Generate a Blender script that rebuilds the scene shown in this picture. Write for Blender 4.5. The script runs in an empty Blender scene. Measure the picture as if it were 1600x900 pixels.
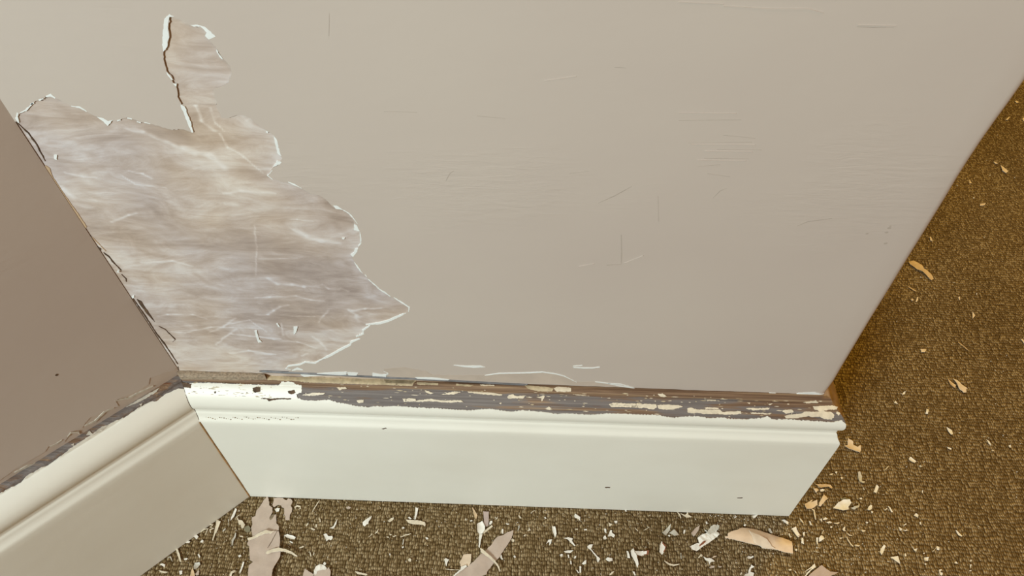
import bpy, math, random
from mathutils import Vector, noise
from mathutils.geometry import delaunay_2d_cdt

random.seed(7)
MM = 0.001
SC = bpy.context.scene
COL = SC.collection

# ------------------------------------------------------------------ camera, light, exposure
F_PX, PITCH, ROLL, YAW, CX, CD, CH_ = (1112.920299, 0.879491, 0.000527, -0.037532, 0.260969, 0.283655, 0.630003)
def set_camera():
    fw = Vector((math.sin(YAW)*math.cos(PITCH), math.cos(YAW)*math.cos(PITCH), -math.sin(PITCH)))
    r0 = Vector((math.cos(YAW), -math.sin(YAW), 0)); u0 = r0.cross(fw)
    c, s = math.cos(ROLL), math.sin(ROLL)
    r = c*r0 + s*u0; u = -s*r0 + c*u0
    cam = bpy.data.cameras.new('camera'); ob = bpy.data.objects.new('camera', cam); COL.objects.link(ob)
    cam.sensor_width = 36.0; cam.lens = 36.0*F_PX/1600.0; cam.clip_start = 0.01
    from mathutils import Matrix
    m = Matrix((r, u, -fw)).transposed().to_4x4(); m.translation = (CX, -CD, CH_)
    ob.matrix_world = m
    SC.camera = ob
set_camera()

def area_light(name, loc, target, size, power, color):
    l = bpy.data.lights.new(name, 'AREA'); l.shape = 'DISK'; l.size = size; l.energy = power; l.color = color
    o = bpy.data.objects.new(name, l); COL.objects.link(o); o.location = loc
    o.rotation_euler = (Vector(target)-Vector(loc)).to_track_quat('-Z', 'Y').to_euler()
    return o
W = bpy.data.worlds.new('room_light'); SC.world = W; W.use_nodes = True
W.node_tree.nodes['Background'].inputs[0].default_value = (1.0, 0.50, 0.21, 1)
W.node_tree.nodes['Background'].inputs[1].default_value = 0.22
area_light('window_light', (-0.85, -1.75, 1.5), (0.25, 0, 0.2), 0.5, 51.0, (0.83, 0.985, 1.0))
area_light('warm_fill_front', (1.4, -0.9, 1.7), (0.3, 0.0, 0.1), 0.35, 4.0, (1.0, 0.5, 0.15))  # unseen warm fill added at the right front to even out the walls
area_light('warm_fill_carpet', (1.3, 1.3, 1.9), (0.95, 0.3, 0), 0.4, 19.0, (1.0, 0.68, 0.06))  # unseen light added behind the outer corner to warm the right-hand carpet
SC.view_settings.view_transform = 'Standard'; SC.view_settings.look = 'None'
SC.view_settings.gamma = 1.0; SC.view_settings.exposure = 0.0; SC.view_settings.use_curve_mapping = False

# ------------------------------------------------------------------ measured outlines, millimetres
# wall outlines are (along the wall, height); skirting outlines are (along the skirting, distance up its moulded face);
# carpet outlines are (x, y).
HOLE=[(0.8,407.3),(4.6,411.9),(8.1,413.9),(11.3,415.4),(15.1,418.9),(19.8,420.9),(24.9,423.2),(28.1,422.6),(31.1,419.7),(34.1,417.7),(39.8,414.7),(44.1,411.7),(45.3,411.2),(47.3,407.5),(50.4,409.4),(54.4,409.7),(56.9,410.9),(59.4,411.6),(62.7,410.3),(64.7,408.8),(70.8,407.8),(74.9,405.8),(79.3,404.5),(85,405.1),(88.7,403.4),(89.3,403.2),(89.5,409.5),(89.8,415.7),(89.4,419.8),(89.3,423.1),(90.4,428.3),(91.1,431.7),(89.9,432.3),(90.6,435),(89.2,438.9),(90,444),(91.4,448.4),(94.3,451.8),(97.2,456.4),(98.2,460.5),(100.9,466.3),(104.5,465.3),(107.1,463.6),(109.6,461.7),(113,462),(114.6,460.3),(115.2,458.9),(113.6,457.4),(115.1,455.3),(116.9,450.9),(118.2,445.9),(120.4,442.2),(120,438.4),(116.4,433),(112.2,430.6),(108.1,428.8),(107.4,424.7),(107.2,420.5),(106.7,420.7),(106.8,416.2),(107.3,412.8),(110.5,412.8),(114.9,414.5),(118.1,414.6),(121.4,412.8),(123.2,410.1),(127.6,405.1),(130.2,402.8),(130.6,398),(130.1,392.2),(130.5,387.1),(127.9,383.5),(123.8,380.8),(120.1,375.8),(121.8,373.1),(126.3,371.4),(132.7,369.4),(137.5,365.8),(136.3,367.1),(140.1,363.2),(145.2,362.1),(148.9,357.7),(150.8,353.6),(154.7,352.4),(158.3,349.7),(160.5,343.1),(160.9,339.2),(162.4,335.3),(162.1,329.3),(161,324.1),(158.6,319.3),(154.2,314.3),(154.7,308.9),(157.5,299),(160.9,292.3),(165.1,284.8),(165,284.1),(169.1,280.1),(172.3,275.3),(177.2,271.2),(182.8,265.2),(182.5,260.7),(177,256.5),(168.1,249.4),(159.4,245.6),(154.6,244),(149.2,238.2),(148.7,235.4),(142.8,230.2),(144.8,227.8),(138.2,222.7),(132.8,216.5),(126.6,210.9),(118.4,204.4),(111.9,198.6),(106.8,195.1),(99.7,195.5),(94.7,192.9),(85.9,189.9),(83.3,186.6)]
TORN=[[(101.3,467.5),(103.1,466.5),(100.8,466.1),(99.3,463.5),(97.7,459.4),(97.2,456.4),(95.4,454),(94.4,451.5),(91.6,449),(92.3,451.5),(94,456.3),(96.8,462.3),(98.3,465.2)],[(108.9,462.5),(111.1,462.7),(113.1,462.4),(115.1,461.8),(117,459.5),(118.3,457.1),(114.7,455.6),(113.6,457.4),(114.9,458.9),(114.1,460.6),(113,461.9),(110.2,461.7)],[(116.7,450.8),(116.9,449),(118,445.5),(117.1,446.2),(116.3,449)],[(89.1,438.4),(89.9,436.6),(90.6,433.9),(89.7,434.3),(89,436.1)],[(89.7,432.2),(91.4,431.7),(90.7,430.2)],[(89.2,420.2),(90.7,419.1),(90.5,414.2),(90.4,408.8),(89.6,403.4),(88.6,403.2),(88.6,408.7),(88.9,414.9),(88.7,418.3)],[(130.2,402.8),(131.2,399.6),(131,395.9),(130.7,391.3),(130.9,389.2),(129.3,390.9),(129.4,394.6),(129.8,398.8)],[(129.9,385.3),(127.9,386.1),(124.2,381.5),(126.7,382.8),(129.2,384.4)],[(123.4,379.6),(119.6,375.7),(121.8,372.9),(122.1,373.2),(120.3,375.8),(123.6,379.3)],[(129.8,371.3),(132.5,369.4),(136.1,367),(136.3,367.4),(133.1,370.3),(130,371.8)],[(126.8,404.7),(127.6,405.3),(128.2,404.8),(127.3,403.9)],[(151.1,355),(153.1,354.9),(156.1,351.7),(152,352.4)],[(155.8,351.6),(158.6,348.9),(160.6,344.8),(162.1,340.9),(162.4,341.1),(161.1,345.3),(159.1,349.5),(156,351.9)],[(160.4,341.1),(161.7,339.7),(162.6,334.8),(159.4,335.7)],[(162.4,334.3),(161.8,328.2),(161.2,324.8),(159.5,322.1),(159.8,321.8),(161.8,324.5),(162.5,328.3),(162.7,334.4)],[(159.4,320.4),(157.6,316.6),(154.9,312.4),(153.6,314.3),(156.1,316.5),(157.3,319.8)],[(154.7,307.7),(155.8,302.5),(158,297.5),(158.3,297.9),(156.7,303.3),(155,308)],[(159.3,296.3),(159.9,294.3),(160.4,294.8),(159.8,296.7)],[(160.7,292.1),(163.3,287.2),(166.3,283.1),(166.6,283.6),(164,288.2),(161.1,292.5)],[(164.9,284),(168.7,279.4),(172.3,275.4),(172.7,276),(169.4,280.7),(165.2,284.6)],[(174.4,274.5),(178.3,269.6),(183,264.5),(182.2,260.1),(182.6,260),(183.9,265.5),(179,271),(174.7,275.1)],[(180.4,259.1),(173.7,254.6),(168,250.4),(162,247.5),(151.7,244.6),(151.6,243.7),(161.9,245.4),(168.1,248.5),(174,252.8),(180.5,258.2)],[(154.5,244.1),(148.3,238.1),(148.2,234.7),(142.6,230.3),(142.7,229.5),(148.8,233.3),(149,236.9),(154.7,243.4)],[(145.1,228.3),(138.1,224.4),(136.4,220.6),(126.6,212.7),(119.3,206.3),(113.2,201.2),(113.3,200.2),(119.5,204.2),(126.9,210.7),(136.8,218.8),(138.5,222.5),(145.2,227.4)],[(113.2,201),(106.8,195.9),(100,196.8),(95.1,193.3),(86,190.7),(82.7,186.1),(86.5,185.1),(86.8,185.8),(83.6,187),(85.9,189.2),(95,191.8),(99.7,195.2),(106.7,194.4),(113.3,200.4)],[(87.3,183.6),(91.6,185.3),(95.3,184.9),(95.8,186.4),(92.3,188.8),(87.3,185.1)],[(4.1,412.9),(1.4,409.3),(1.4,406.6),(2.2,407),(3.1,409.6),(4.8,412.9)],[(5.9,412.7),(9.6,414),(15.4,418.7),(15.3,419.1),(9.5,414.9),(6,413.2)],[(13.9,417.8),(16,418.7),(16.1,419.5),(14,418.6)],[(19.2,420.3),(22.1,421.3),(22.2,422),(19.3,421)],[(23.9,422.5),(26.3,423),(27.9,421.9),(28.5,422.5),(27.3,424.7),(24,423.2)],[(33.8,417.5),(37.5,416.7),(40,414.4),(40.4,414.8),(38.2,417.6),(34.1,417.9)],[(43.9,411.6),(46.9,410.7),(48.5,409.1),(51.4,409.9),(46.9,406.1),(46,408.8)],[(53.2,409.1),(55.2,409.7),(55.3,410.3),(53.3,409.8)],[(58.9,411),(61.1,410.4),(61.4,411),(59.3,411.6)],[(62.9,408.9),(64.6,408.3),(65,408.9),(63.3,409.5)],[(66.6,408.7),(69.3,407.8),(69.5,408.2),(66.9,409.1)]]
FLECK=[[(90.2,242.1),(91.4,242.2),(92,238.7),(91,238.3)],[(101.4,239.2),(104.2,239.4),(101.9,233),(99.4,229.7)],[(72.9,233.1),(74.6,233.5),(73.3,223.3),(74.4,219.8),(71.5,219),(72.1,227.1)],[(9.4,386.1),(11,386.1),(9.3,382.8),(8.2,383.3)],[(1.3,267.3),(3.4,268.4),(2.4,266.1),(0.9,265.6)],[(151.5,329.4),(153,328.9),(152.2,327.7),(151,328)]]
SCR=[[(396.5,468),(403.8,467.8),(412,468.1),(411.9,468.3),(403.7,468.2),(396.4,468.2)],[(312.2,337.7),(314.1,322.2),(315.2,312.7),(315.4,312.7),(314.7,322.2),(312.5,337.8)],[(306.9,311.5),(315.1,312.5),(315.1,312.9),(306.8,312)],[(215.4,375.3),(217.8,380.2),(219.8,382.1),(219.7,382.3),(217.5,380.6),(215.2,375.5)],[(297.2,362),(305.4,367.3),(313.6,374.6),(313.5,374.9),(305.1,367.9),(297.1,362.2)],[(328.2,368.4),(331.6,349.2),(331.8,349.3),(328.4,368.4)],[(357.7,368),(360.4,373),(363.2,375),(363.1,375.2),(360.1,373.4),(357.6,368.1)],[(296.5,445.9),(301.8,445.7),(301.7,445.9),(296.5,446.1)],[(188.2,418.8),(204.4,418.8),(204.4,419),(188.2,419)],[(330.4,417.6),(360.1,418.8),(360,419),(330.4,417.8)],[(345.2,389.3),(356.3,390.9),(356.2,391.1),(345.2,389.5)],[(351.1,384.7),(363,383),(362.9,383.2),(351,385)],[(280.3,382.4),(290.1,384.5),(290.1,384.6),(280.3,382.6)],[(171.6,469.2),(169.2,458.6),(169.4,458.6),(171.7,469.2)],[(408,348.6),(412.9,352.1),(425,355.1),(424.9,355.4),(412.6,352.6),(407.9,348.8)],[(353.6,409.5),(369.6,408),(369.5,408.2),(353.6,409.7)],[(337.5,404.3),(368.6,405.6),(368.6,405.8),(337.5,404.4)],[(352.5,400.7),(374.6,401),(374.5,401.2),(352.4,400.9)],[(347.3,394.8),(369.7,395.1),(369.7,395.3),(347.3,395)],[(233.2,417.4),(247.2,416.3),(247.2,416.5),(233.2,417.6)]]
RID=[[(338.5,476.1),(357.4,474.9),(373.7,475.3),(380.5,473.9),(380.5,474.2),(373.5,475.9),(357.2,475.6),(338.5,476.4)],[(316.9,313.7),(327.3,320.9),(327.1,321.3),(316.8,314.1)],[(290.6,309.7),(299.2,312.3),(299.1,312.8),(290.5,310.1)],[(396.7,468.8),(412.8,468.8),(412.7,469),(396.7,469)],[(339.3,403.3),(370.6,404.1),(370.5,404.3),(339.2,403.5)],[(346.4,399.3),(370.2,399.6),(370.1,399.9),(346.4,399.5)],[(344.4,393.4),(368.5,393.8),(368.4,394),(344.4,393.7)],[(329.6,422),(356.8,422.4),(356.7,422.6),(329.6,422.2)],[(265,438),(279.6,440.8),(279.6,441),(265,438.2)],[(319.6,477.4),(338.3,477),(338.3,477.2),(319.6,477.7)]]
LENS=[[(208.2,198.8),(218,198.5),(228.4,199.1),(231.3,197.6),(222.5,196.3),(214.4,197.1)],[(294,202.4),(294.6,200.4),(302,200),(307.8,200.3),(313.3,202.2),(313.2,202.6),(307.6,201.3),(302,201),(294.7,201.4),(294.2,202.6)],[(294.1,202.4),(300.6,203.6),(300.6,203.9),(294.1,202.7)]]
LIFTLINE=[[(230.4,186.3),(241,189.2),(262,191.3),(272.4,193),(282.9,190.9),(288.8,188.4),(298.1,181.2),(298.2,181.7),(289,189.5),(283,191.9),(272.4,194),(262,192.4),(241,190.3),(230.4,186.8)],[(311.6,182.5),(321.2,180.6),(331,177.2),(340.9,175.5),(341,173.9),(341.3,173.9),(340.9,176.6),(331,178.3),(321.2,181.6),(311.6,183)],[(156,187.3),(158.4,185.4),(156.1,179.6),(156.3,179.4),(159.2,185.7),(156.2,187.8)],[(321.2,180.9),(330.7,180.1),(341.2,175.9),(341.2,176.3),(330.6,181),(321.2,181.3)]]
LIPW=[[(92.5,179.4),(102.5,181.1),(119.9,184.3),(128.4,185.3),(127.2,181.5),(111.8,179.5),(94.3,176.7)],[(128.4,184.8),(136.6,184.2),(134.8,180.9),(128.8,180.5)],[(147.4,184.9),(154.3,183.1),(159.2,184.5),(156.3,180.4),(146.7,180.5)],[(178.4,180.8),(191,181.6),(204,179.5),(202.7,178.3),(181.1,177.9)],[(410.4,170.5),(417.1,171.8),(434.8,172),(440.9,175.6),(458,173.5),(460.6,176.4),(471.7,178.2),(481.2,174.3),(481,171.3),(462.5,170.1),(441.2,170.2),(418.1,167.8)]]
LIFT=[(156.5,190.8),(171,193.7),(187,189.4),(191.3,184.9),(212.6,185.5),(230.4,187),(241,189.8),(262,191.6),(272.4,193.7),(283,191.4),(288.9,188.9),(297.6,181.4),(311.6,182.7),(321.2,181.1),(331,177.3),(340.7,176.1),(341.5,174.3)]
SPECK=[(458.5,349.1,1.12),(458.5,345.6,0.9800000000000001),(448.1,344.2,0.8400000000000001),(461.3,336.9,1.12),(458.5,350.6,0.7000000000000001)]
PB=[(2.4,177.4),(9.7,177.6),(21.8,178.8),(33.9,178.5),(48.5,178.5),(63,178.5),(75.2,178.1),(78,182),(85.3,182),(93.1,179.1),(92.9,173.2),(88.8,172.1),(90.1,169.7),(94.9,167.9),(99.7,167.8),(107,168.1),(114.2,168.8),(119,167.5),(127.2,166),(136.7,164.4),(144,163.9),(147.9,164.9),(155.1,164.9),(162.3,165.7),(170.5,165.5),(179.1,165.2),(188.7,164.8),(198.3,164.9),(207.9,164.4),(219.9,164.1),(227.1,165.2),(234.2,166.2),(241.4,165.2),(251,164.2),(258.1,165.8),(267.6,165.4),(274.8,164.8),(284.4,163.8),(291.5,164.4),(301,163.9),(312.9,164.1),(322.3,165.3),(334.1,165.7),(346,165.4),(357.8,165.6),(369.8,163.6),(379.1,165),(388.4,165.7),(398,164.4),(405,165.2),(414.5,164.2),(423.9,164.3),(435.4,166.1),(439.9,167.5),(442.5,165.3),(447.3,164.9),(454.2,165.8),(463.6,165.3),(475.4,164.7),(487.1,164.6),(491.7,165.3),(493.8,166.4),(496,164.4)]
ISL=[[(168.9,171.6),(174.3,171.1),(179.1,170.3),(183.9,171.2),(187.5,171.8),(191.1,172.1),(194.7,171.5),(200.7,171.2),(212.6,171.9),(214.8,170.1),(210.3,170.6),(205.5,169.7),(201.9,169.8),(198.3,169.7),(194.7,170.3),(191.1,170.2),(187.5,170.1),(181.6,169.4),(176.8,169.9),(170.2,169.2)],[(217.2,178.6),(226.7,178.6),(238.7,177.7),(243.5,177),(242.9,176.1),(236.4,176.2),(226.8,176.8),(218.4,177.4)],[(247.1,175.4),(248.3,176.8),(250.6,177.3),(254.2,176.2),(256.6,176.6),(260.2,176.1),(259,174.6),(253.1,174.6),(248.3,174)],[(281.4,183.5),(284.9,185),(289.7,184.6),(294.4,184.2),(294.2,181.7),(288.5,181.3),(283.2,181.6)],[(268.5,175.9),(275,177.1),(274.5,175.1),(272.8,172.9),(272.7,175.1)],[(275.3,167.7),(278.2,169.3),(280.6,168.1),(278.3,166.8)],[(323.2,172),(329,173.8),(336.1,173.4),(345.6,173.6),(357.4,173.5),(357.7,171),(355.2,169.7),(349.2,170.7),(341,170.7),(333.9,170.9),(324.4,170.6)],[(322.6,172),(325.5,173.7),(333.8,173.5),(344.4,173.6),(345.1,171.1),(338.6,170.6),(333.8,171.6)],[(358.6,173.2),(365.6,173.6),(373.9,173.6),(377,172.6),(374,171.1),(365.8,169.8),(362.2,170),(358.9,170.8)],[(380.4,171.3),(383.3,172.1),(388.1,170.8),(404.5,171.2),(406.4,169.5),(411.6,170.2),(419.8,170.7),(420.2,168.6),(408.3,167.6),(402.3,168.1),(393,167.5),(388.2,168.4),(383.6,167.8),(380.6,168.5)],[(450,171.7),(452.5,172.8),(457.2,172.9),(458.4,171.2),(452.7,169.7)],[(472.3,175.8),(478.2,176.4),(486.4,177),(490.4,176.1),(489.3,174),(484,173.8),(478.2,172.2),(473.5,173.5)],[(451.6,168.2),(456.2,169.3),(463.1,170.2),(467.7,172.1),(473.6,171.8),(480.5,172.8),(485.8,172.1),(487.9,170.4),(487.8,168),(484.5,166.6),(479.7,167.4),(477.3,168.6),(472.6,167.9),(469.1,168.8),(465.1,167.7),(461.1,166.8),(452.9,166.5)],[(466.5,179),(474.1,181.3),(476.4,179),(467.7,177.7)],[(392.7,172.5),(403.3,172.5),(403.3,171.6),(394,171.4)],[(423.3,172.7),(440.8,173.8),(439.7,172.3),(428,171.5)],[(426.9,170),(442.1,169.8),(441,168.9),(427.5,168.8)],[(119.3,178.1),(125.9,178.9),(127,177.4),(121.2,176.4)],[(134.7,169),(140.1,169.8),(139.8,167.7),(135.9,167.2)],[(169.3,171),(174.3,172),(178.9,171.7),(178.9,169.8),(170.8,169.4)],[(93.7,171.8),(102.1,173.7),(110.8,173.9),(109.4,172.5),(98.5,171.3)],[(184.8,178.8),(187.9,177.6),(192.4,176.4),(189.8,175.5),(186.4,176.7)],[(197,175.5),(207.6,178),(212.4,177.7),(206.5,175.7)],[(295.7,179.4),(301.7,179),(308.3,177.9),(299.4,178.3)],[(358.2,181.9),(361.7,182.5),(365.4,180.1),(360.7,179.9)],[(392.7,178.1),(398.6,178.3),(404.4,177.5),(397.4,177.3)],[(289.9,177.7),(291.6,177.8),(291.1,177.3)],[(241.3,170.4),(243.1,171),(242.7,169.8)],[(424.4,177.1),(426.5,177.2),(426,175.9)],[(439.6,176.4),(443.1,177),(440.8,175.7)],[(226.6,184.6),(237.3,184.6),(237.4,183.9),(227.8,183.6)],[(479.7,167.7),(485.4,168.5),(486.8,166.7),(481,166.7)],[(489.9,172.8),(492.3,171.2),(491.2,169.6),(489.4,171.1)]]
TAN=[[(65.9,186.7),(91.7,185.9),(96.1,186.7),(130,186.7),(175.9,186.7),(178.1,186.4),(176,181.9),(155,182),(125,181.9),(97.3,181.9),(87.6,182.8),(67.1,182.8)],[(154.3,186.7),(178.5,186.4),(176.3,181.9),(155,182)],[(179.3,184.9),(195.5,184.6),(195.6,183),(180.1,182.9)],[(208.7,184.6),(221.8,184),(219.5,182.8),(208.8,183.2)],[(259.9,185.2),(275.4,184.6),(281.4,183.2),(280.2,181.3),(269.6,181.1),(262.4,182.6)]]
BROWNSPOT=[[(56,175.7),(59,176.8),(62.1,176.2),(62,173.1),(58.6,172.2),(56.8,173.3)],[(62.3,168.3),(65.9,168.6),(69.5,168.3),(78,169),(85.5,169.1),(85.3,168.2),(78,168.1),(70.7,166.8),(68.2,166.2),(67.1,167.7),(62.8,167.8)],[(82.7,174.2),(87.5,175.5),(88.8,173.2),(85.8,171.9),(83.4,172.6)],[(150.2,136.4),(153.4,137.7),(154.6,137),(151.4,135.7)],[(1.7,178.1),(9.7,177.1),(9.4,174.1),(3.9,174.6)],[(27.1,172),(28.5,172.4),(28.3,170.8),(27.3,170.8)],[(331.3,47.8),(336,48.2),(335.8,46.3),(332,46)],[(447.1,36.2),(452,37),(452,35),(448.2,34.6)],[(51.3,172.5),(52.5,172.3),(52.1,171.3)]]
LEDGE=[(-1.9,186.7),(19.5,186.7),(43.9,186.7),(61.2,186.7),(64.5,186.7),(66.8,183.1),(46.6,182.1),(22.3,181.9),(1.9,181.2)]
PBL=[(139,178.4),(133.1,180),(128.2,179.7),(120.4,178.5),(116.1,180.5),(105.4,180.5),(102.1,178.8),(90.4,180),(85.2,181.2),(71.6,181.3),(55.5,181.1),(44.7,178.9),(36.9,180),(27.7,178.8),(24.2,176.4),(16,177.4),(9.2,176.1),(7.3,175.9)]
ISLL=[[(71.2,186.7),(62.5,186.7),(50.2,186.7),(46.8,186.7),(51.9,186.7),(64.7,186.7),(70,186.7)],[(72.9,183),(70,184.5),(69.2,181.5),(61.8,182.3),(58,180.8),(63.3,179.6),(69.8,180.5)],[(83.7,182.8),(81.6,182.6),(82.9,181.4)],[(34.6,182),(32.4,181.5),(34.6,179.8)],[(42.5,185.6),(29.3,185.2),(17.3,184.3),(20.6,182.8),(32.8,183)]]
LWEDGE=[(134.9,177.9),(119.4,179.9),(109,179.8),(98.3,179.6),(94.7,182.4),(86.1,177.6),(78.3,182.7),(72.2,180.5),(68.6,183.4),(64.4,185.5),(54,183.1),(46,180),(45.2,187.1),(39.9,186.4),(30.1,183.4),(21.9,183.2),(18.8,188.5),(9.6,185.6),(3.3,182.4),(-0.8,182.5)]
LWLINE=[[(45.7,187.2),(38.1,181.3),(28.9,180),(20.3,178.8),(20.2,179.5),(28.7,181.6),(37.7,182.9),(45.5,187.9)],[(70.4,181),(63.7,178.8),(55.2,182.2),(49,181),(48.8,181.7),(55.1,183.9),(63.6,180.5),(70.2,181.7)],[(82.3,180.6),(79.3,182),(75.7,178.5),(76.2,176.5),(75.8,176.3),(75,179.7),(79,183.5),(82.3,181.3)],[(94,181.7),(90.3,179.9),(86.1,180.8),(86,181.4),(90.1,181.3),(93.8,182.3)],[(119.7,177.2),(112,175.4),(105.7,173.3),(105.4,174.2),(111.5,177.4),(119.5,178.1)]]
LSPECK=[(61.8,238.3,1)]
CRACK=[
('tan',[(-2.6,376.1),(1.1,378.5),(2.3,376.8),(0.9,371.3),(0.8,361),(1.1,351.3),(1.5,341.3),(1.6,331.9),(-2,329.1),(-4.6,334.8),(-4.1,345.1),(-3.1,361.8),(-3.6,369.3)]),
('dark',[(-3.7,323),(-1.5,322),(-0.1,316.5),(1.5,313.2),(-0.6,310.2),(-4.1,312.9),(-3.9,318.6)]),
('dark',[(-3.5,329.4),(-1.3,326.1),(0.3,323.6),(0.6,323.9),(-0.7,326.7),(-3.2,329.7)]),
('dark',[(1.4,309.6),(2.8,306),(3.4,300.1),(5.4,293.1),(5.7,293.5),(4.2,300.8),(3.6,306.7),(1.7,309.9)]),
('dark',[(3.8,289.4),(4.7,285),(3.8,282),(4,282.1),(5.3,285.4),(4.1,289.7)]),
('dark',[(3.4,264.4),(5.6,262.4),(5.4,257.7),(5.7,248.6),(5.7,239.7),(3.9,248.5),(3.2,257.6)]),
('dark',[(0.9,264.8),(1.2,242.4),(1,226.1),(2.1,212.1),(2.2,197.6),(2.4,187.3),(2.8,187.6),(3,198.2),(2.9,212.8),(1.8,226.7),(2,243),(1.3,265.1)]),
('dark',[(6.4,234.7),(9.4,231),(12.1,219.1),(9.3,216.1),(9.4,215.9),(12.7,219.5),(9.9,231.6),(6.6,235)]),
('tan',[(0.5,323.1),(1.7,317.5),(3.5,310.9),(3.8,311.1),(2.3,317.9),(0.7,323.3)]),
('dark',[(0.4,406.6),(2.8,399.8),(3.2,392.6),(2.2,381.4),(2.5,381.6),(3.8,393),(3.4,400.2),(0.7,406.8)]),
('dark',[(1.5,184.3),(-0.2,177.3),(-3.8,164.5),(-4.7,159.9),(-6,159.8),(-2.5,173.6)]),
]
CRUMBW=[(-3,303.1,0.96),(-3.3,300.7,0.84),(-4,365.1,0.6),(3.8,293,0.84)]
GRIME=[(13.9,141.5,0.22),(15.6,141.2,0.45),(17.3,140.8,0.3),(19,140.4,0.53),(20.8,140.1,0.38),(22.5,139.8,0.22),(24.5,141.8,0.45),(26.2,141.4,0.3),(27.9,141.1,0.53),(29.6,140.7,0.38),(31.3,140.4,0.22),(33,140,0.45),(35,142.1,0.3),(36.7,141.7,0.53),(38.4,141.3,0.38),(40.1,141,0.22),(41.9,140.6,0.45),(43.9,142.7,0.3),(45.6,142.4,0.53),(47.3,142,0.38),(49,141.6,0.22),(50.7,141.2,0.45),(52.4,140.9,0.3),(54.4,143,0.53),(56.1,142.6,0.38),(57.8,142.3,0.22),(59.5,141.9,0.45),(61.2,141.5,0.3),(62.9,141.1,0.53),(65,143.4,0.38),(66.6,142.9,0.22),(68.3,142.5,0.45),(70,142.2,0.3),(71.7,141.8,0.53),(73.8,144.1,0.38),(75.5,143.7,0.22),(77.2,143.2,0.45),(78.8,142.8,0.3),(80.5,142.4,0.53),(82.3,142.1,0.38),(84.3,144.4,0.22),(86,144,0.45)]
SMEARL=[
([(78.7,251),(87.1,251.6),(92.4,256.3),(97.6,261.1),(103.6,262.6)],1.4),
([(74.3,225.8),(83.7,222.7),(99.8,220.6)],1.2),
([(99.8,220.6),(105.5,217.3),(111.6,213.9)],0.8),
([(97.3,289.9),(101.8,283.6),(111.1,284),(118.5,282.6),(128,283.6)],1.7),
([(130.2,284.9),(133.6,280.9),(140.5,280.6)],1.2),
([(141.5,281.8),(146.1,279)],1.1),
([(83.9,269.3),(93.6,270.4),(110.7,272.4),(119.4,269.1),(128.7,268.3)],1),
([(145.3,258.9),(153.7,261.2),(165,262.4)],1.1),
([(143,259.4),(146.9,254.4),(147.2,246.4)],1.8),
([(112.1,227.8),(116.2,219.3),(118.6,212)],1.2),
([(93.7,242.3),(91.4,228.2)],1),
([(119.9,245),(124.6,251.9),(129.2,258.7)],1),
([(65.8,204.5),(76.3,204.3)],1.8),
([(98.8,203.3),(104,206.6)],0.9),
([(95.3,251.8),(103.2,250.9),(118.7,251)],0.7),
([(39.2,228.4),(52.5,236.5),(63.5,246.5)],1.1),
([(55.2,227.7),(67.3,226.1),(88.4,224.1)],1.1),
([(40.1,214.5),(49.6,224.3),(60.6,234)],1.1),
([(13.1,228.5),(22.6,227.5),(43.3,235.3),(78,235.6)],0.8),
([(9.9,246),(17.9,248.5),(35.4,248.7),(42.8,244.8)],1),
([(53,238),(72.6,244.8),(80.6,232)],0.8),
([(46.9,203.7),(62,207.7),(79.6,203.9)],1.1),
([(96.8,307.6),(109.5,308.1),(120.2,309.6)],0.6),
([(123.2,343.1),(128,342.8),(136,341.7)],0.7),
([(124.5,333.8),(130.4,329),(138.2,325.2),(148.6,323.6)],1.8),
([(18.1,336.7),(31,342.4),(36.2,344.1)],1.1),
([(90.1,353.6),(96.3,352.8)],1.4),
([(39.5,372.6),(43.9,366.3),(60.9,364.5)],0.6),
([(9,373.4),(17.7,370.9),(24.6,370.7)],0.8),
([(-0.3,367.6),(2.2,361.1),(5.3,355.4)],1.8),
([(21,301.2),(41.7,303.3),(52.2,299)],0.9),
([(102.6,402),(104,393.8),(110.3,388.1),(117.9,376.6)],0.7),
([(56.1,403.8),(63.4,402.4),(72.9,396.2),(85,389)],1.7),
([(80.4,393.1),(93.3,387.6),(98.3,379.9)],2),
([(91.1,361.4),(103.1,363.7),(120.5,362.4)],1),
([(44.6,376.4),(51.9,373.9),(55.1,371.3)],0.8),
([(102,336.8),(98.1,318.8),(90.2,292.1)],0.6),
([(103.1,417.6),(102.3,409.1),(105.2,404.1)],0.7),
([(99.3,424.9),(96.1,419.3),(96,410.5),(100.6,403.9)],1.1),
([(96.9,444),(102.7,443.5),(110.4,444.3)],2.1),
([(105.5,454.9),(104.7,451.7)],1.5),
]
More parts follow.
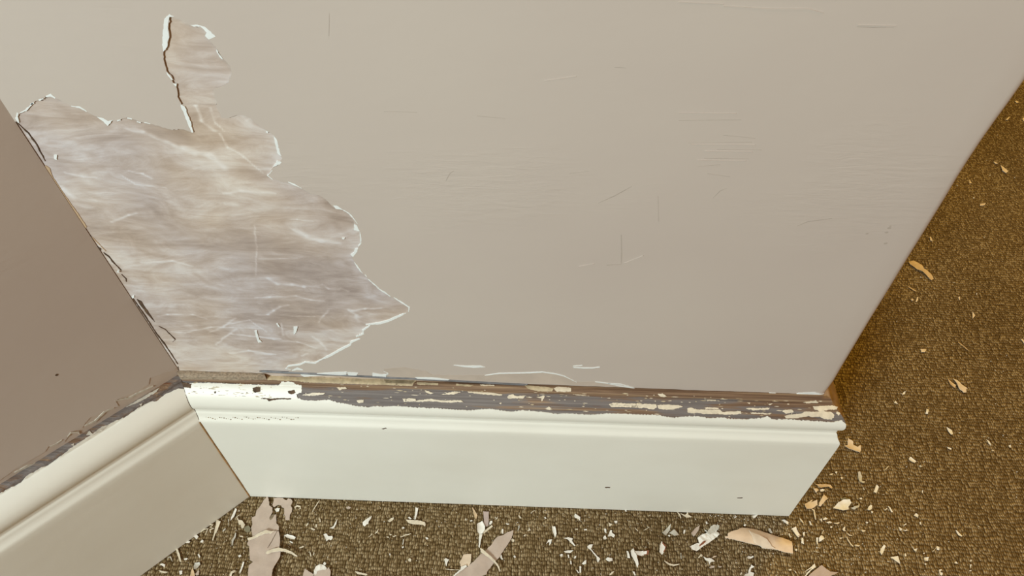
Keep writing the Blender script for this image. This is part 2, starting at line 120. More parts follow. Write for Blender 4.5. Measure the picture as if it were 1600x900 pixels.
BLOB=[((22.7,396.6),(7.7,-5.8),(-4.7,-5.6),0.7),((6.6,387.7),(5.9,3.2),(-0.6,-13.1),0.3),((68.2,395.6),(21,-14.8),(-2.3,-3.1),0.8),((93.8,380.5),(11.2,-5.7),(-5.9,-9.8),0.8),((18.3,348.3),(15.9,-9.4),(-6,-8.4),0.5),((18.8,367.7),(8,-12.3),(-3.3,-3.5),0.6),((84.4,345),(23.4,0.9),(-3.8,-12),0.7),((133.4,328.9),(22.5,-5),(-2.3,-6.9),0.9),((25.6,303.5),(28.7,-2.7),(-4,-8.8),0.9),((57.2,295.6),(28.9,4.8),(-1.4,-5),0.9),((24.1,269.4),(30.4,18.5),(-1.2,-14.2),0.7),((107.1,365.4),(22.7,-4.9),(-2.2,-5.5),0.6),((22.1,237.3),(19.7,-2),(-2.1,-5.2),0.5),((7.9,205.6),(16.4,0.9),(-3.5,-9.6),0.6),((52.8,212.6),(21.5,1.2),(-3.5,-11.7),0.4),((139.5,255.5),(14.8,0.7),(-3.8,-20.8),0.35),((100.4,443.5),(6.9,0.1),(-1,-3),0.8),((115.8,269.9),(23.4,-2.2),(-1.6,-5.8),0.5),((10.2,379.1),(4.5,-9.9),(-5.7,-5.1),-0.6),((42.8,376.3),(12.3,-6.7),(-3.5,-5),-0.4),((19.9,327.5),(13.3,-11.5),(-5.5,-7.3),-0.8),((45.9,343.5),(12.9,0.5),(-2.4,-6),-0.4),((110.3,402.8),(15.1,0.4),(-2.8,-9.5),-0.5),((119,393.6),(13.4,0.5),(-3.4,-12.3),-0.3),((116.3,302.3),(32,1.4),(-2.9,-12.3),-0.7),((137.1,292.8),(15.8,-9),(-6,-13.8),-0.5),((114.5,242),(30.3,1.6),(-5.7,-26.3),-0.7),((147.8,275.2),(16.4,-9.6),(-3.6,-9.1),-0.5),((96.2,319.6),(33.3,1.3),(-1.3,-4.6),-0.5),((154.2,347.6),(8.5,4.2),(1.3,-16.7),-0.5),((34.4,220.6),(21.2,1.2),(-3.1,-9.1),-0.3),((84.9,214.4),(26.5,1.4),(-4.8,-18.9),-0.3),((79.4,405.3),(12.9,-4.4),(-2.4,-4.1),-0.4),((105.1,431.7),(7.1,0.2),(-1.4,-4.1),-0.6)]
BOT=[(2.6,180.9),(30.5,181.7),(66.7,182.1),(107.3,181),(155,179.4),(202.7,177.9),(250.4,175.9),(298,175.2),(345.5,175),(392.9,174.4),(440,174.6),(482.5,173.7)]
CHIPS=[
('paint_sliver','cream',1.5,'broad cream paint sliver with square top standing nearest the left skirting',[(-14.2,-45.7),(-10.3,-46.8),(-10.8,-54.2),(-11.9,-58.1),(-12,-64.2),(-13.1,-63.5),(-13,-59.7),(-13.8,-52)]),
('paint_sliver','white',1,'pointed white paint sliver below the corner where both skirtings meet',[(-0.8,-34.1),(0.8,-34.8),(0.5,-41.2),(-2.4,-46.1),(-2.3,-42.5)]),
('paint_sliver','cream',1.2,'straight cream stick of paint lying with its top against the left skirting',[(-44.5,-69.6),(-43.2,-69.6),(-37.4,-77.2),(-33.9,-83.7),(-35.3,-83.4),(-41.1,-75.1)]),
('paint_chip','grey',1.5,"bluish white paint chip,widest chip near the left skirting's lower end",[(-22,-86.9),(-22,-83.9),(-17.7,-83.4),(-16.8,-84.8),(-19.1,-89.3),(-20.6,-89.3)]),
('paint_shard','tan',1.2,'tan wedge of paint cut by the bottom frame below the bluish white chip',[(-22.6,-99.1),(-22.7,-89.8),(-22.2,-88.5),(-19,-93.2),(-16.8,-98.8)]),
('paint_chip','pink',0.6,'short pinkish paint stub beside the tan wedge',[(-18.6,-93.2),(-17.4,-89.9),(-16.2,-90.2),(-15.4,-93.8),(-17.5,-94.2)]),
('paint_curl','cream',2,"hooked cream paint curl left of the long pink strip's foot",[(11.6,-93.8),(11.8,-90.6),(14.2,-88.5),(16.1,-89.7),(13.6,-91.6),(13.2,-94.1)]),
('paint_sliver','white',1,'thin upright white sliver just left of the long pink strip',[(19.6,-81.3),(20.9,-81.9),(20.4,-88.1),(20,-92.1),(18.9,-89.6)]),
('paint_chip','white',1,'bent white chip tight against the left skirting near the bottom frame edge',[(-52.3,-86.2),(-50,-85.4),(-47,-86.4),(-47,-88.5),(-49.7,-87.2)]),
('paint_sliver','cream',0.8,'flat lying cream sliver lowest along the left skirting',[(-51.3,-91.2),(-47.4,-91.8),(-42.7,-92.3),(-44.5,-93.5),(-49.2,-92.8)]),
('paint_curl','cream',2.5,'coiled cream shaving beside the grey green flake near the corner',[(5.1,-45),(8.6,-45.1),(12.3,-48.7),(12.4,-52.7),(10.3,-52.5),(8.3,-48.8),(6.7,-48.9)]),
('paint_flake','green',0.5,'dull grey green round flake left of the long pink strip',[(12.2,-51),(15.2,-49.2),(18,-51.6),(18.3,-54.8),(15.8,-55.7),(13.5,-54.2)]),
('paint_shaving','grey',0.8,'grey bent twig of paint below the coiled cream shaving',[(5.6,-56.2),(5.2,-60.2),(4.2,-63.4),(5.6,-67.7),(6.4,-67.7),(5.9,-63.8),(6.9,-60.8),(6.4,-56.4)]),
('paint_shaving','cream',0.8,'thin angular cream thread above the coiled shaving',[(4.9,-39.3),(2.2,-41.9),(5.4,-45.5),(5.7,-45.3),(3.1,-42),(5.2,-39.6)]),
('paint_shaving','grey',0.6,'thin grey upright thread between the two tall slivers near the corner',[(-4.5,-44.2),(-2.2,-50.8),(-1.8,-50.7),(-4,-44.2)]),
('paint_shaving','cream',1.5,'pale frizzy shaving curled against the left skirting foot',[(-25.5,-57.3),(-22.7,-55.1),(-20.2,-54),(-20.4,-58.7),(-19.9,-58.9),(-19.4,-53.6),(-23.4,-54.2),(-25.9,-56.9)]),
('paint_curl','cream',1.8,'small looped pale shaving on top of the frizzy one by the left skirting',[(-22.6,-52.9),(-20,-50.4),(-16.6,-50.8),(-18.4,-52.6),(-15.5,-53.1),(-18.1,-54.6),(-16.7,-57.2),(-16.2,-57.1),(-17,-55.1),(-14.4,-53.3),(-17.4,-52.4),(-15.8,-50.2),(-20.6,-49.4),(-23.1,-52.5)]),
('paint_chip','white',1.5,'white crumpled chip touching the left skirting below the frizzy shaving',[(-30.6,-61.1),(-28,-59.5),(-25.9,-61.3),(-26.6,-64),(-28.7,-62.2)]),
('paint_chip','white',0.6,'small triangular white chip right of the crumpled chip by the left skirting',[(-23.2,-65.8),(-22.1,-63.5),(-20.3,-64.5),(-20.9,-66.2)]),
('paint_chip','white',0.6,'small white lozenge chip pressed against the left skirting edge',[(-36.4,-67),(-34.2,-65.1),(-32.1,-65.4),(-32.5,-66.9)]),
('paint_chip','white',0.6,'white double notched crumb cluster right of the straight cream stick',[(-32.8,-80.7),(-31.2,-79.9),(-29.2,-80.3),(-29.9,-81.5),(-31.7,-81.8)]),
('paint_chip','white',0.6,'tiny white arrowhead chip above the bluish white chip',[(-21.7,-76.6),(-20.7,-76.2),(-18.8,-78.7),(-19.7,-79.5)]),
('paint_shaving','grey',0.8,"crossed grey shavings tight in the left skirting's lowest stretch",[(-46.6,-80.7),(-45.2,-79.8),(-42.3,-83.3),(-41.9,-83.2),(-44.8,-78.9),(-47,-80.3)]),
('paint_chip','white',0.5,'white block shaped chip between tan wedge and left skirting',[(-33.5,-90.9),(-30.6,-90.7),(-29.9,-93.3),(-31.7,-94.1)]),
('paint_chip','grey',0.5,'small grey rectangular bit right of the broad cream sliver',[(-6.4,-54.8),(-4.8,-52.4),(-3.8,-53.2),(-5.2,-55.5)]),
('paint_chip','cream',0.5,"small cream dash left of the grey green flake's foot",[(10.2,-58.8),(12.9,-58.8),(13.5,-59.8),(10.8,-59.8)]),
('paint_chip','white',0.5,"small white chip left of the long pink strip's torn middle edge",[(13.7,-76.3),(15.6,-75.3),(16.8,-76.4),(15.2,-77.8)]),
('paint_chip','pink',0.8,"small forked pink wall paint piece right of the long strip's tip,touching the skirting",[(32.1,-23.1),(34.9,-22.5),(40.1,-22.6),(42.7,-24.4),(44.5,-24.8),(44.9,-23),(48,-23.4),(49.9,-25.9),(49,-29.5),(50.9,-32),(51.3,-35.5),(50.3,-38.1),(51,-42.8),(47.6,-43),(46.7,-40),(45.2,-38.3),(43.8,-32.3),(41.4,-31.5),(40.2,-29.8),(37.4,-29.1),(35.3,-30.9),(33.8,-31.6),(32.3,-29.7)]),
('paint_chip','white',0.8,'white chip between the long pink strip and the forked pink piece',[(35.3,-33.5),(37.3,-32.1),(39.8,-32.5),(39.5,-35.5),(36.9,-35.6)]),
('paint_chip','white',1.5,"ragged white chip lying right of the long pink strip's middle",[(49.6,-57.2),(52.4,-56),(56.8,-56.9),(60.4,-58.2),(59.7,-60.3),(55.8,-59.8),(52.8,-59.1)]),
('paint_chip','white',0.5,'small white dash below the ragged white chip',[(55.6,-62.2),(56.7,-61.8),(59.3,-63.3),(58.4,-63.8)]),
('paint_sliver','cream',0.8,'straight cream stick slanting under the skirting right of the forked pink piece',[(73.9,-23.5),(69.9,-34.2),(70.4,-34.5),(74.5,-23.8)]),
('paint_curl','white',1.2,'hook shaped white curl below the slanting cream stick',[(94,-40.8),(93.9,-45.4),(92.2,-49.5),(89,-49),(91.7,-47)]),
('paint_curl','cream',1.5,'little ring of cream paint beside the forked pink piece',[(54.8,-33.1),(54,-31.3),(55.3,-30.3),(57.4,-30.5),(58,-31.7),(56.9,-32.9),(57.3,-33.3),(59.1,-32.1),(57.9,-29.5),(54.8,-29.1),(52.8,-30.9),(54.4,-33.3)]),
('paint_chip','cream',0.5,'cream oblong bit high between ragged chip and hook curl',[(66.9,-48.2),(67.2,-46),(68.7,-45),(69.1,-46),(68,-47.7)]),
('paint_chip','cream',0.5,'small upright cream tick right of the oblong bit',[(75.5,-46.1),(76.8,-45.9),(77.2,-48.6),(76.2,-48.7)]),
('paint_chip','cream',0.5,'small level cream dash below the upright tick',[(71.6,-49.7),(73,-49.4),(76.1,-50.5),(75.9,-51.2),(73.3,-51)]),
('paint_chip','cream',0.5,"small rising cream dash below the ragged white chip's right end",[(65.3,-67.5),(68.7,-65.5),(69.8,-65.9),(69,-66.7),(66.3,-67.8)]),
('paint_chip','cream',0.5,"thin standing cream tick right of the curved sliver's tip",[(75.5,-70.1),(76.5,-71.3),(78,-74.3),(77.1,-74.5),(75.9,-72.1)]),
('paint_chip','cream',0.5,'slim tick with a forked end near the curved sliver',[(79.2,-70.4),(80.1,-71.9),(79.7,-73.7),(79,-73.4)]),
('paint_chip','cream',0.5,'thin grey cream tick above the crater shaped white chip',[(77.4,-39.7),(78.8,-41.3),(79.7,-43.7),(78.7,-43.9)]),
('paint_chip','white',1.8,'white crater shaped chip with dark hollow on open carpet below hook curl',[(84.7,-55.1),(86.7,-54),(89.1,-56.3),(92.7,-56.1),(93.4,-57.7),(92.2,-59.7),(90.1,-59),(88.5,-61.2),(86.9,-58.4)]),
('paint_chip','white',1.8,'leaf shaped crumpled white chip with a pointed tail up right',[(117.4,-42.7),(120.9,-39.7),(124.8,-36.2),(124.5,-39.1),(122.9,-41.7),(122.9,-44.5),(122.1,-44.1),(119.7,-46.4),(118.2,-45.1)]),
('paint_chip','cream',0.9,'rolled cream chip halfway between leaf shaped chip and upright tag',[(139.6,-40.6),(142.4,-37.6),(144.9,-37),(144.8,-38.8),(141.8,-41.5)]),
('paint_sliver','white',1,'upright white tag standing just above the long level sliver',[(163.3,-26.9),(165.9,-28),(165.6,-32.6),(164.7,-38.4),(163.5,-38.1),(163.5,-31.9)]),
('paint_sliver','cream',0.8,'long level pale sliver beneath the upright white tag',[(155.8,-38.5),(162.3,-38.8),(168.1,-39.2),(173.4,-40.2),(174.3,-42.5),(173.9,-44.3),(171.4,-42.6),(162.7,-42.6),(158.5,-41.3)]),
('paint_sliver','cream',0.6,'lower of two cream sticks in line below the leaf shaped chip',[(125,-56),(128.1,-52.8),(127.7,-52.5),(124.7,-55.7)]),
('paint_sliver','cream',0.6,'upper of two cream sticks in line below the leaf shaped chip',[(130.4,-52.4),(132.4,-51),(132.7,-48.5),(132.2,-48.4),(131.5,-50.3),(130,-52)]),
('paint_shaving','cream',1,'bowed grey cream shaving below the long level sliver',[(153.4,-55),(157.6,-53),(162.4,-51.6),(162.3,-51.1),(157.1,-52),(153.1,-54.6)]),
('paint_sliver','white',0.6,'short upright white stick directly under the bowed shaving',[(156,-56.2),(156,-61.2),(156.6,-61.3),(156.5,-56.3)]),
('paint_chip','white',0.5,'small white triangular foot of the short upright stick',[(155.6,-63.2),(157,-62.2),(157.4,-63.6),(156.2,-64.4)]),
('paint_sliver','cream',1,'cream bar lying level at the bottom edge between pink tooth and cream leaf',[(118.2,-85.5),(121.8,-86.3),(129.4,-87.5),(128.8,-88.7),(120.6,-87.9)]),
('paint_chip','pink',0.6,'small pinkish pebble shaped chip high under the skirting right of slanting stick',[(99.8,-29.3),(102.2,-28.2),(104.4,-29.1),(103.1,-30.8),(101,-30.5)]),
('paint_chip','white',0.5,"small white chip left of the upright tag's foot",[(157.6,-36.2),(159.1,-35.9),(161.1,-37.6),(159.4,-38.2)]),
('paint_chip','cream',0.5,'small cream dash,rightmost of the row left of the bowed shaving',[(146,-54.1),(149,-53),(149.5,-53.6),(147.3,-54.7)]),
('paint_chip','cream',0.5,'small cream dash,topmost of the row left of the bowed shaving',[(142.8,-52.2),(144.5,-52.2),(145.3,-52.9),(143.9,-53.4)]),
('paint_chip','cream',0.5,'small cream dash,lowest of the row left of the bowed shaving',[(140.8,-54.6),(142.5,-54.5),(143.4,-55.3),(141.9,-55.6)]),
('paint_chip','white',0.5,'small lone white dash between bowed shaving and long level sliver',[(153.3,-46),(155.2,-45.3),(155.9,-46.5),(154.2,-47)]),
('paint_chip','cream',0.8,'pale crumbly chip right of the lone white dot above the bottom edge',[(162.5,-73.8),(163.9,-72.7),(165.6,-73.7),(165.2,-75.6),(163.4,-75.5)]),
('paint_chip','white',0.4,'lone bright white dot on open carpet left of the crumbly chip',[(145.5,-69.4),(146.4,-69.3),(146.7,-70.9),(145.9,-71.1)]),
('paint_chip','pale',1,'broad pale pink leaf of paint behind the diagonal strip',[(210.4,-68.1),(214.1,-67),(217.4,-67),(217.4,-71.2),(217.3,-74.8),(215.6,-77.8),(213.3,-76.8),(210.8,-78),(209.5,-79.5),(208.5,-76.6),(207.5,-74.8),(209.2,-71.8)]),
('paint_chip','pinkd',0.8,'dusky pink rectangular tag standing above the crumpled white lump',[(225.1,-28.3),(230.4,-28.3),(230.8,-35.6),(230.2,-41.9),(228.3,-42.4),(226.2,-39.3),(226.3,-35)]),
('paint_chip','white',3,'crumpled white lump at the foot of the dusky pink tag',[(220.5,-40.7),(222.7,-39.1),(224.9,-37.6),(226.6,-40.5),(227.9,-42.8),(227.7,-45.9),(226,-48.7),(223,-49.2),(221.3,-46.9)]),
('paint_sliver','white',1,'white icicle shaped sliver hanging below the crumpled lump',[(223,-49.3),(226,-49.2),(224.9,-55.2),(224.2,-61.4),(223.2,-60.5)]),
('paint_sliver','cream',1.2,'cream splinter sticking out right from the crumpled lump',[(226.1,-47.1),(233.9,-40.8),(234.8,-42.1),(227.1,-48.8)]),
('paint_sliver','tan',1,'tan orange pointed sliver left of the dusky pink tag',[(214.7,-24.7),(215.9,-25.4),(218.1,-28.6),(220,-31.7),(219.7,-35.6),(218.2,-35.3),(216.5,-30.2)]),
('paint_chip','white',0.8,'round white chip right of the crumpled white lump',[(231.2,-39.9),(231.8,-37.3),(233.7,-36.7),(234.3,-38.2),(232.7,-40.3)]),
('paint_chip','white',0.6,"small white upright chip just above the diagonal strip's tip",[(243.3,-43.8),(244.3,-44.1),(244.5,-48),(243.2,-48),(242.8,-45.7)]),
('paint_chip','white',1,'white pointed chip under the right edge of the diagonal strip',[(242.5,-67.6),(243.8,-66.8),(244.5,-69.4),(245.5,-70.8),(244.2,-71),(243,-69.5)]),
('paint_chip','cream',0.6,"pale disc shaped chip right of the diagonal strip's tip",[(251.7,-53),(252.8,-52),(254.6,-53.3),(254,-55.2),(252.5,-54.9)]),
('paint_chip','white',1,'white tooth shaped chip left of the broad pale leaf',[(194,-72.8),(195.4,-71.3),(196.6,-72.3),(198.5,-72.5),(197.2,-75.2),(196.4,-78.5),(195.3,-75.7)]),
('paint_shaving','cream',0.5,"long level cream thread touching the broad pale leaf's foot",[(195.5,-80.9),(200.4,-81.3),(208.5,-81.3),(208.5,-81),(200.4,-80.6),(195.5,-80.6)]),
('paint_chip','cream',0.5,'small cream triangle with a tail high right of the dusky pink tag',[(236.7,-35),(237.8,-33.9),(238.9,-32.1),(238.6,-34.4),(237.5,-35.4)]),
('paint_chip','white',0.5,'small white dash below the tan orange sliver',[(213.7,-37.5),(215.2,-36.6),(216.5,-37.3),(214.9,-38)]),
('paint_chip','cream',0.5,"cream triangle crumb left of the tan orange sliver's foot",[(209,-37.2),(210,-34.8),(211.1,-37.2)]),
('paint_chip','white',0.5,'white chip low left,alone between level sliver and broad leaf',[(175.4,-54),(176.9,-53.6),(178.2,-55.1),(176.8,-55.9)]),
('paint_chip','white',0.5,"white lozenge level with the diagonal strip's top,right of cream splinter",[(246.1,-38.8),(248,-38.5),(249.7,-39.1),(248.1,-39.8)]),
('paint_chip','white',0.5,"small bright chip right of the diagonal strip's lower edge",[(254.1,-67.9),(255.3,-66.8),(256.4,-68.2),(255.6,-69.1)]),
('paint_chip','white',1,'dumbbell shaped white shaving,two heads joined by a thread',[(318.8,-56.9),(320.4,-55.3),(323.9,-54.7),(322.9,-57.1),(322.1,-58.7),(325.4,-62.3),(327.5,-64.8),(329.8,-66.9),(328,-70.4),(327,-69.2),(326.7,-65.5),(323.9,-62.3),(321.4,-59.1),(319.9,-58.4)]),
('paint_chip','white',0.8,'white almond shaped chip lying level below the comma shaped chip',[(298.3,-61.8),(301.5,-60.6),(306.6,-60.6),(304.1,-62.8),(300,-62.9)]),
('paint_chip','white',1.2,'comma shaped white chip with tail pointing down right',[(298.4,-50.3),(302.4,-49),(306.3,-50),(305.4,-52.1),(308.5,-56.7),(307.5,-56.7),(303.5,-52.6),(301.6,-50.8)]),
('paint_chip','white',1.5,'tall white chip with dark edge,upright left of the comma shaped one',[(287.6,-39.7),(290.6,-39.8),(291.6,-43.5),(291.9,-46.5),(290.6,-50.2),(289.5,-47.4),(288.1,-43.6)]),
('paint_chip','white',1,'two legged white fang chip below the tall white chip',[(282.7,-55.9),(284.6,-52.2),(287.8,-51.4),(287,-55.1),(285.4,-57.2),(285.7,-54),(284.4,-54.1)]),
('paint_chip','white',1.2,'angular white bird shaped chip near the skirting right of middle',[(307.9,-29.9),(308.7,-27.1),(310.5,-28.6),(313.4,-30.3),(313.1,-33.8),(311.5,-32.2),(308.4,-31.1)]),
('paint_chip','white',0.8,"white triangular chip below the dumbbell shaving's left head",[(313.8,-71.7),(316.2,-69.2),(317.9,-68.1),(317.4,-71.8),(315.4,-72.4)]),
('paint_sliver','white',0.6,'right of two white slivers near the bottom below the triangular chip',[(311.5,-74.2),(313.1,-74),(312.8,-79.3),(311.6,-79.4)]),
('paint_sliver','white',0.6,'left of two white slivers near the bottom below the triangular chip',[(308.8,-77.2),(309.8,-77.3),(311.4,-79.9),(310.4,-79.8)]),
('paint_chip','white',0.6,'small white chip at left below the white almond chip',[(294.6,-64.9),(296.2,-63.9),(297.3,-64.1),(297.1,-66.1),(295.6,-66.3)]),
('paint_chip','white',0.6,'small upright white chip centred below the white almond chip',[(301.4,-64.6),(302.6,-64.4),(303,-67.2),(302,-67.2)]),
('paint_chip','white',0.6,'small tilted white chip at right below the white almond chip',[(306.8,-67),(307.8,-65.5),(309.1,-65.3),(308.5,-67.3),(307.4,-67.7)]),
('paint_chip','white',0.6,'slim white chip underneath the small upright one',[(303.6,-69.7),(304.7,-69.5),(304.9,-72.6),(303.9,-72.4)]),
('paint_chip','cream',0.6,"cream y shaped chip on open carpet right of the diagonal strip's tip",[(265.5,-45.1),(267,-43.2),(267.2,-41.3),(268.1,-43),(269,-43.9),(267.4,-44.5)]),
('paint_chip','cream',0.6,'short cream bar below the y shaped chip',[(262.4,-49.2),(264,-48),(265.2,-48.1),(263.7,-49.7)]),
('paint_sliver','cream',0.6,'slim bright sliver slanting down right,close under the skirting centre',[(257.2,-31.1),(258.6,-30.8),(260.2,-33.3),(259,-33.8)]),
('paint_sliver','cream',0.6,'cream dash slanting up right close under the skirting centre',[(268.7,-28.4),(271.8,-25.9),(271.5,-25.5),(268.4,-28)]),
('paint_chip','white',0.5,'small white lozenge between the y chip and the skirting',[(280.8,-31.5),(281.8,-31.2),(282.8,-32.7),(281.6,-33.1)]),
('paint_chip','white',0.5,'small level white dash right of the bird shaped chip',[(316.2,-41.1),(318.9,-40.9),(319.2,-42),(316.6,-42.3)]),
('paint_chip','cream',0.5,'faint level cream dash below the bird shaped chip',[(308.2,-41.1),(310.9,-41),(311,-41.8),(308.4,-41.9)]),
('paint_chip','white',0.6,'white crumb stuck on the skirting foot above the y chip',[(278.6,-20.6),(279.7,-19.8),(281,-20.3),(280.7,-21.9),(279.3,-22)]),
('paint_shaving','grey',0.4,'fine grey hair of paint below the slim slanting sliver',[(258.5,-39.2),(257.6,-42.7),(257.1,-45.1),(257.5,-45.2),(258.5,-42.9),(258.9,-39.3)]),
('paint_sliver','white',0.8,'upright white shard,left of the three white pieces in a cluster',[(334.4,-40.2),(336.2,-40.1),(336.4,-44.3),(334.8,-42.9)]),
('paint_chip','white',1.2,'arched white bridge shaped chip,right of the white cluster',[(337.6,-46.5),(339,-43.5),(340,-41.1),(341.5,-41.4),(341.2,-43.1),(343.9,-45.8),(342.7,-47.8),(340.1,-46.4),(337.9,-47.2)]),
('paint_chip','white',0.8,'white chunk,lowest of the three white pieces in a cluster',[(333.2,-48.1),(335.1,-45.9),(336.5,-48.7),(335.2,-49.9),(333.5,-49.6)]),
('paint_chip','cream',0.8,'cream flag shaped chip above the white cluster',[(338.5,-34.3),(340,-35),(342.1,-35.4),(339.7,-37.9)]),
('paint_chip','white',0.6,'small white square chip right of the cream flag shaped chip',[(343.8,-32.7),(346.7,-32.4),(346.4,-34.6),(344.4,-34.7)]),
('paint_chip','white',0.9,'plump white lozenge with dark rim below the white cluster',[(334.7,-66.8),(336.3,-65.5),(340.4,-66),(340.6,-68.2),(337.6,-69.1),(335.5,-68.1)]),
('paint_chip','grey',2.2,'greyish triangular chip with a spike pointing up right',[(385.9,-41.9),(390.2,-38.1),(394.5,-33.8),(393.2,-39.1),(388.9,-44.6)]),
('paint_chip','grey',2,'folded grey chip right next to the spiked triangular one',[(392.3,-41.9),(396.8,-38.6),(399.4,-41.4),(400.8,-43.2),(396.8,-44.6)]),
('paint_chip','rust',1.5,'leaf shaped white chip stained rusty brown along its right edge',[(384.8,-49.3),(387.4,-52.5),(388.6,-54.2),(386.8,-58.2),(384,-61.7),(381.9,-59.1),(382.9,-54.1)]),
('paint_chip','white',3,'curved white blade,upright half of an l shaped pair',[(356.7,-59.4),(359.4,-56.4),(360,-60.7),(361.4,-62.8),(362.8,-70.5),(361.7,-73.5),(359.6,-68.5),(357.1,-63.6)]),
('paint_chip','rust',2.5,'white arm stained brown at its tip,level half of an l shaped pair',[(360.2,-59.8),(364.6,-59.1),(372.6,-58.4),(372,-61.7),(365.7,-63.1),(362.1,-62.7)]),
('paint_chip','white',0.8,'white flake left of the curved white blade',[(353.3,-59.2),(354.7,-59.5),(356.1,-65.2),(353.8,-65.3)]),
('paint_shaving','cream',1,'curved cream noodle shaving below the rust stained leaf chip',[(385.4,-67),(389,-69.7),(393.3,-70.6),(398.3,-69.2),(398.2,-68.7),(393.5,-69.4),(389.6,-68.5),(385.8,-66.5)]),
('paint_sliver','cream',0.5,'short cream stick sloping down right,above the curved blade',[(362,-38.3),(364.3,-41.2),(364.6,-40.9),(362.3,-38)]),
('paint_sliver','cream',0.5,'short cream stick sloping up right,above the curved blade',[(369.9,-40.5),(375.1,-37.4),(374.9,-37),(369.7,-40.2)]),
('paint_sliver','cream',0.5,'cream dart shaped sliver at the bottom edge left of the blade',[(337.2,-79.9),(339.2,-77.9),(341.8,-76.7),(340.2,-79.1),(338.1,-80.4)]),
('paint_sliver','white',0.6,'white wedge sliver at the bottom edge below the blade',[(357.3,-76.6),(359,-76.8),(360,-79.9),(358.8,-79.9)]),
('paint_chip','white',0.5,'white slanted chip left of the pink leaf by the white crumpled sheet',[(404.8,-41.6),(405.5,-39),(406.9,-38.2),(406.8,-40),(405.8,-42.1)]),
('paint_chip','white',0.5,'bright white chip under the folded grey chip',[(391,-44),(392.3,-43.3),(393.3,-44.2),(392.1,-45.2)]),
('paint_shaving','cream',0.5,'cream sliver against the skirting foot above the grey triangular chip',[(401.6,-22.3),(402.9,-24.7),(404.1,-27.9),(404.6,-27.7),(403.9,-24.1),(402,-22)]),
('paint_chip','cream',1.5,'grey cream folded scrap against the skirting foot',[(404.3,-23.2),(408.6,-24.6),(411.1,-21.8),(411.2,-24.1),(414.6,-26.6),(409,-27.1)]),
('paint_chip','white',0.5,'white crumb leaning on the skirting foot above the arched chip',[(354,-21.8),(355.4,-21.2),(355.8,-23.3),(354.6,-23.6)]),
('paint_shaving','grey',0.4,'short faded upright streak of paint right of the noodle shaving',[(400.4,-59.2),(400.2,-64.1),(400.7,-64.1),(400.9,-59.1)]),
('paint_chip','pink',1.5,'pink pointed wall paint chip left of the white crumpled sheet',[(411.9,-41.1),(416.9,-35.8),(419.8,-34),(420.6,-33.3),(418.8,-38.3),(413.9,-44.4)]),
('paint_chip','white',1.5,'white forked chip below the white crumpled sheet',[(420,-61.6),(422.5,-63.2),(425,-62.8),(426.7,-63.3),(429.5,-65.4),(425.5,-66.4),(424.2,-68.7),(423.7,-65.6),(421.3,-64.7)]),
('paint_chip','cream',0.8,'small bent cream chip left of the forked white chip',[(415.3,-62.8),(418.2,-59.3),(419.5,-60.1),(418.9,-61.7),(417.2,-61.7),(416.5,-62.8)]),
('paint_chip','white',0.9,'white boomerang chip under the large tan folded chip',[(457.9,-60.9),(459.2,-59.4),(461.5,-60),(463.4,-59.3),(463.5,-60.5),(460.9,-61.8),(458.7,-62.1)]),
('paint_chip','white',1.5,'tall crooked white chip at the bottom edge below the tan folded chip',[(452,-77.4),(453.7,-75.3),(456.6,-74.5),(457.9,-71.1),(460.3,-67.3),(462.7,-69),(459.7,-70.4),(458.9,-73.1),(461.8,-74),(460.1,-77.8)]),
('paint_chip','pink',0.6,'pinkish pebble chip below the forked white chip',[(423.9,-70.7),(425.9,-69.1),(428.6,-69.2),(428.1,-70.6),(424.9,-71.4)]),
('paint_chip','pink',0.5,'small pinkish dash right of the pinkish pebble chip',[(431.3,-69.8),(433.1,-69.2),(434.9,-69.6),(433.3,-70.4)]),
('paint_chip','pale',0.6,'thin pale pink dash between crumpled sheet and forked chip',[(427.1,-62.4),(429.8,-60.5),(432.1,-60.3),(431.1,-61.3)]),
('paint_chip','white',1,"white rectangular chip by the skirting's right bottom corner",[(495.1,-25.9),(497,-25.6),(500.8,-27.8),(500,-30.1),(497.4,-28.6)]),
('paint_chip','white',1.5,'white upturned chip stuck at the skirting foot above the tan folded chip',[(469,-23.1),(470.9,-22.7),(474.2,-22.2),(470.8,-25.3),(469.3,-25.7)]),
('paint_curl','white',1.5,'tiny white loop of paint at the skirting foot left of the upturned chip',[(452.1,-24.2),(452.6,-26.4),(455,-24.5),(453.7,-23.2),(453.4,-23.5),(454.1,-24.4),(452.9,-25.5),(452.5,-24.1)]),
('paint_chip','grey',0.8,"pale chip behind the tan folded chip's back edge",[(481.6,-34.4),(483.1,-34.2),(484.4,-38.3),(482.7,-38.4),(481.4,-36.6)]),
('paint_chip','white',0.6,"white drop shaped chip above the crumpled sheet's upper end",[(426.2,-30.3),(427.4,-29.9),(427.8,-31.7),(426.6,-32.9)]),
('paint_chip','white',0.6,"white oval chip above the tan folded chip's highest bend",[(460,-32),(461.2,-31),(462.4,-31.5),(461.3,-32.8),(460.2,-32.8)]),
('paint_chip','white',0.6,"round white chip right of the tan folded chip's pointed end",[(501.3,-52.3),(502.9,-51.5),(503.5,-52.6),(502.2,-53.8)]),
('paint_chip','cream',0.6,"slanted cream dash right of the tan folded chip's back",[(498.6,-38.3),(499.7,-38.1),(500.2,-41.7),(499.3,-41.8)]),
('paint_chip','cream',0.5,'bright level dash low right of the crooked white chip',[(492.1,-69.5),(493.9,-69.1),(494.8,-70.1),(492.9,-70.9)]),
('paint_chip','cream',0.5,'slanted cream dash at bottom right of the crooked white chip',[(497,-70.6),(497.8,-70.8),(498.3,-72.6),(497.5,-72.5)]),
('paint_chip','cream',0.5,'cream dart left of the crooked white chip at the bottom edge',[(449.4,-75.8),(450.9,-73.7),(451.5,-74.1),(450.6,-75.8)]),
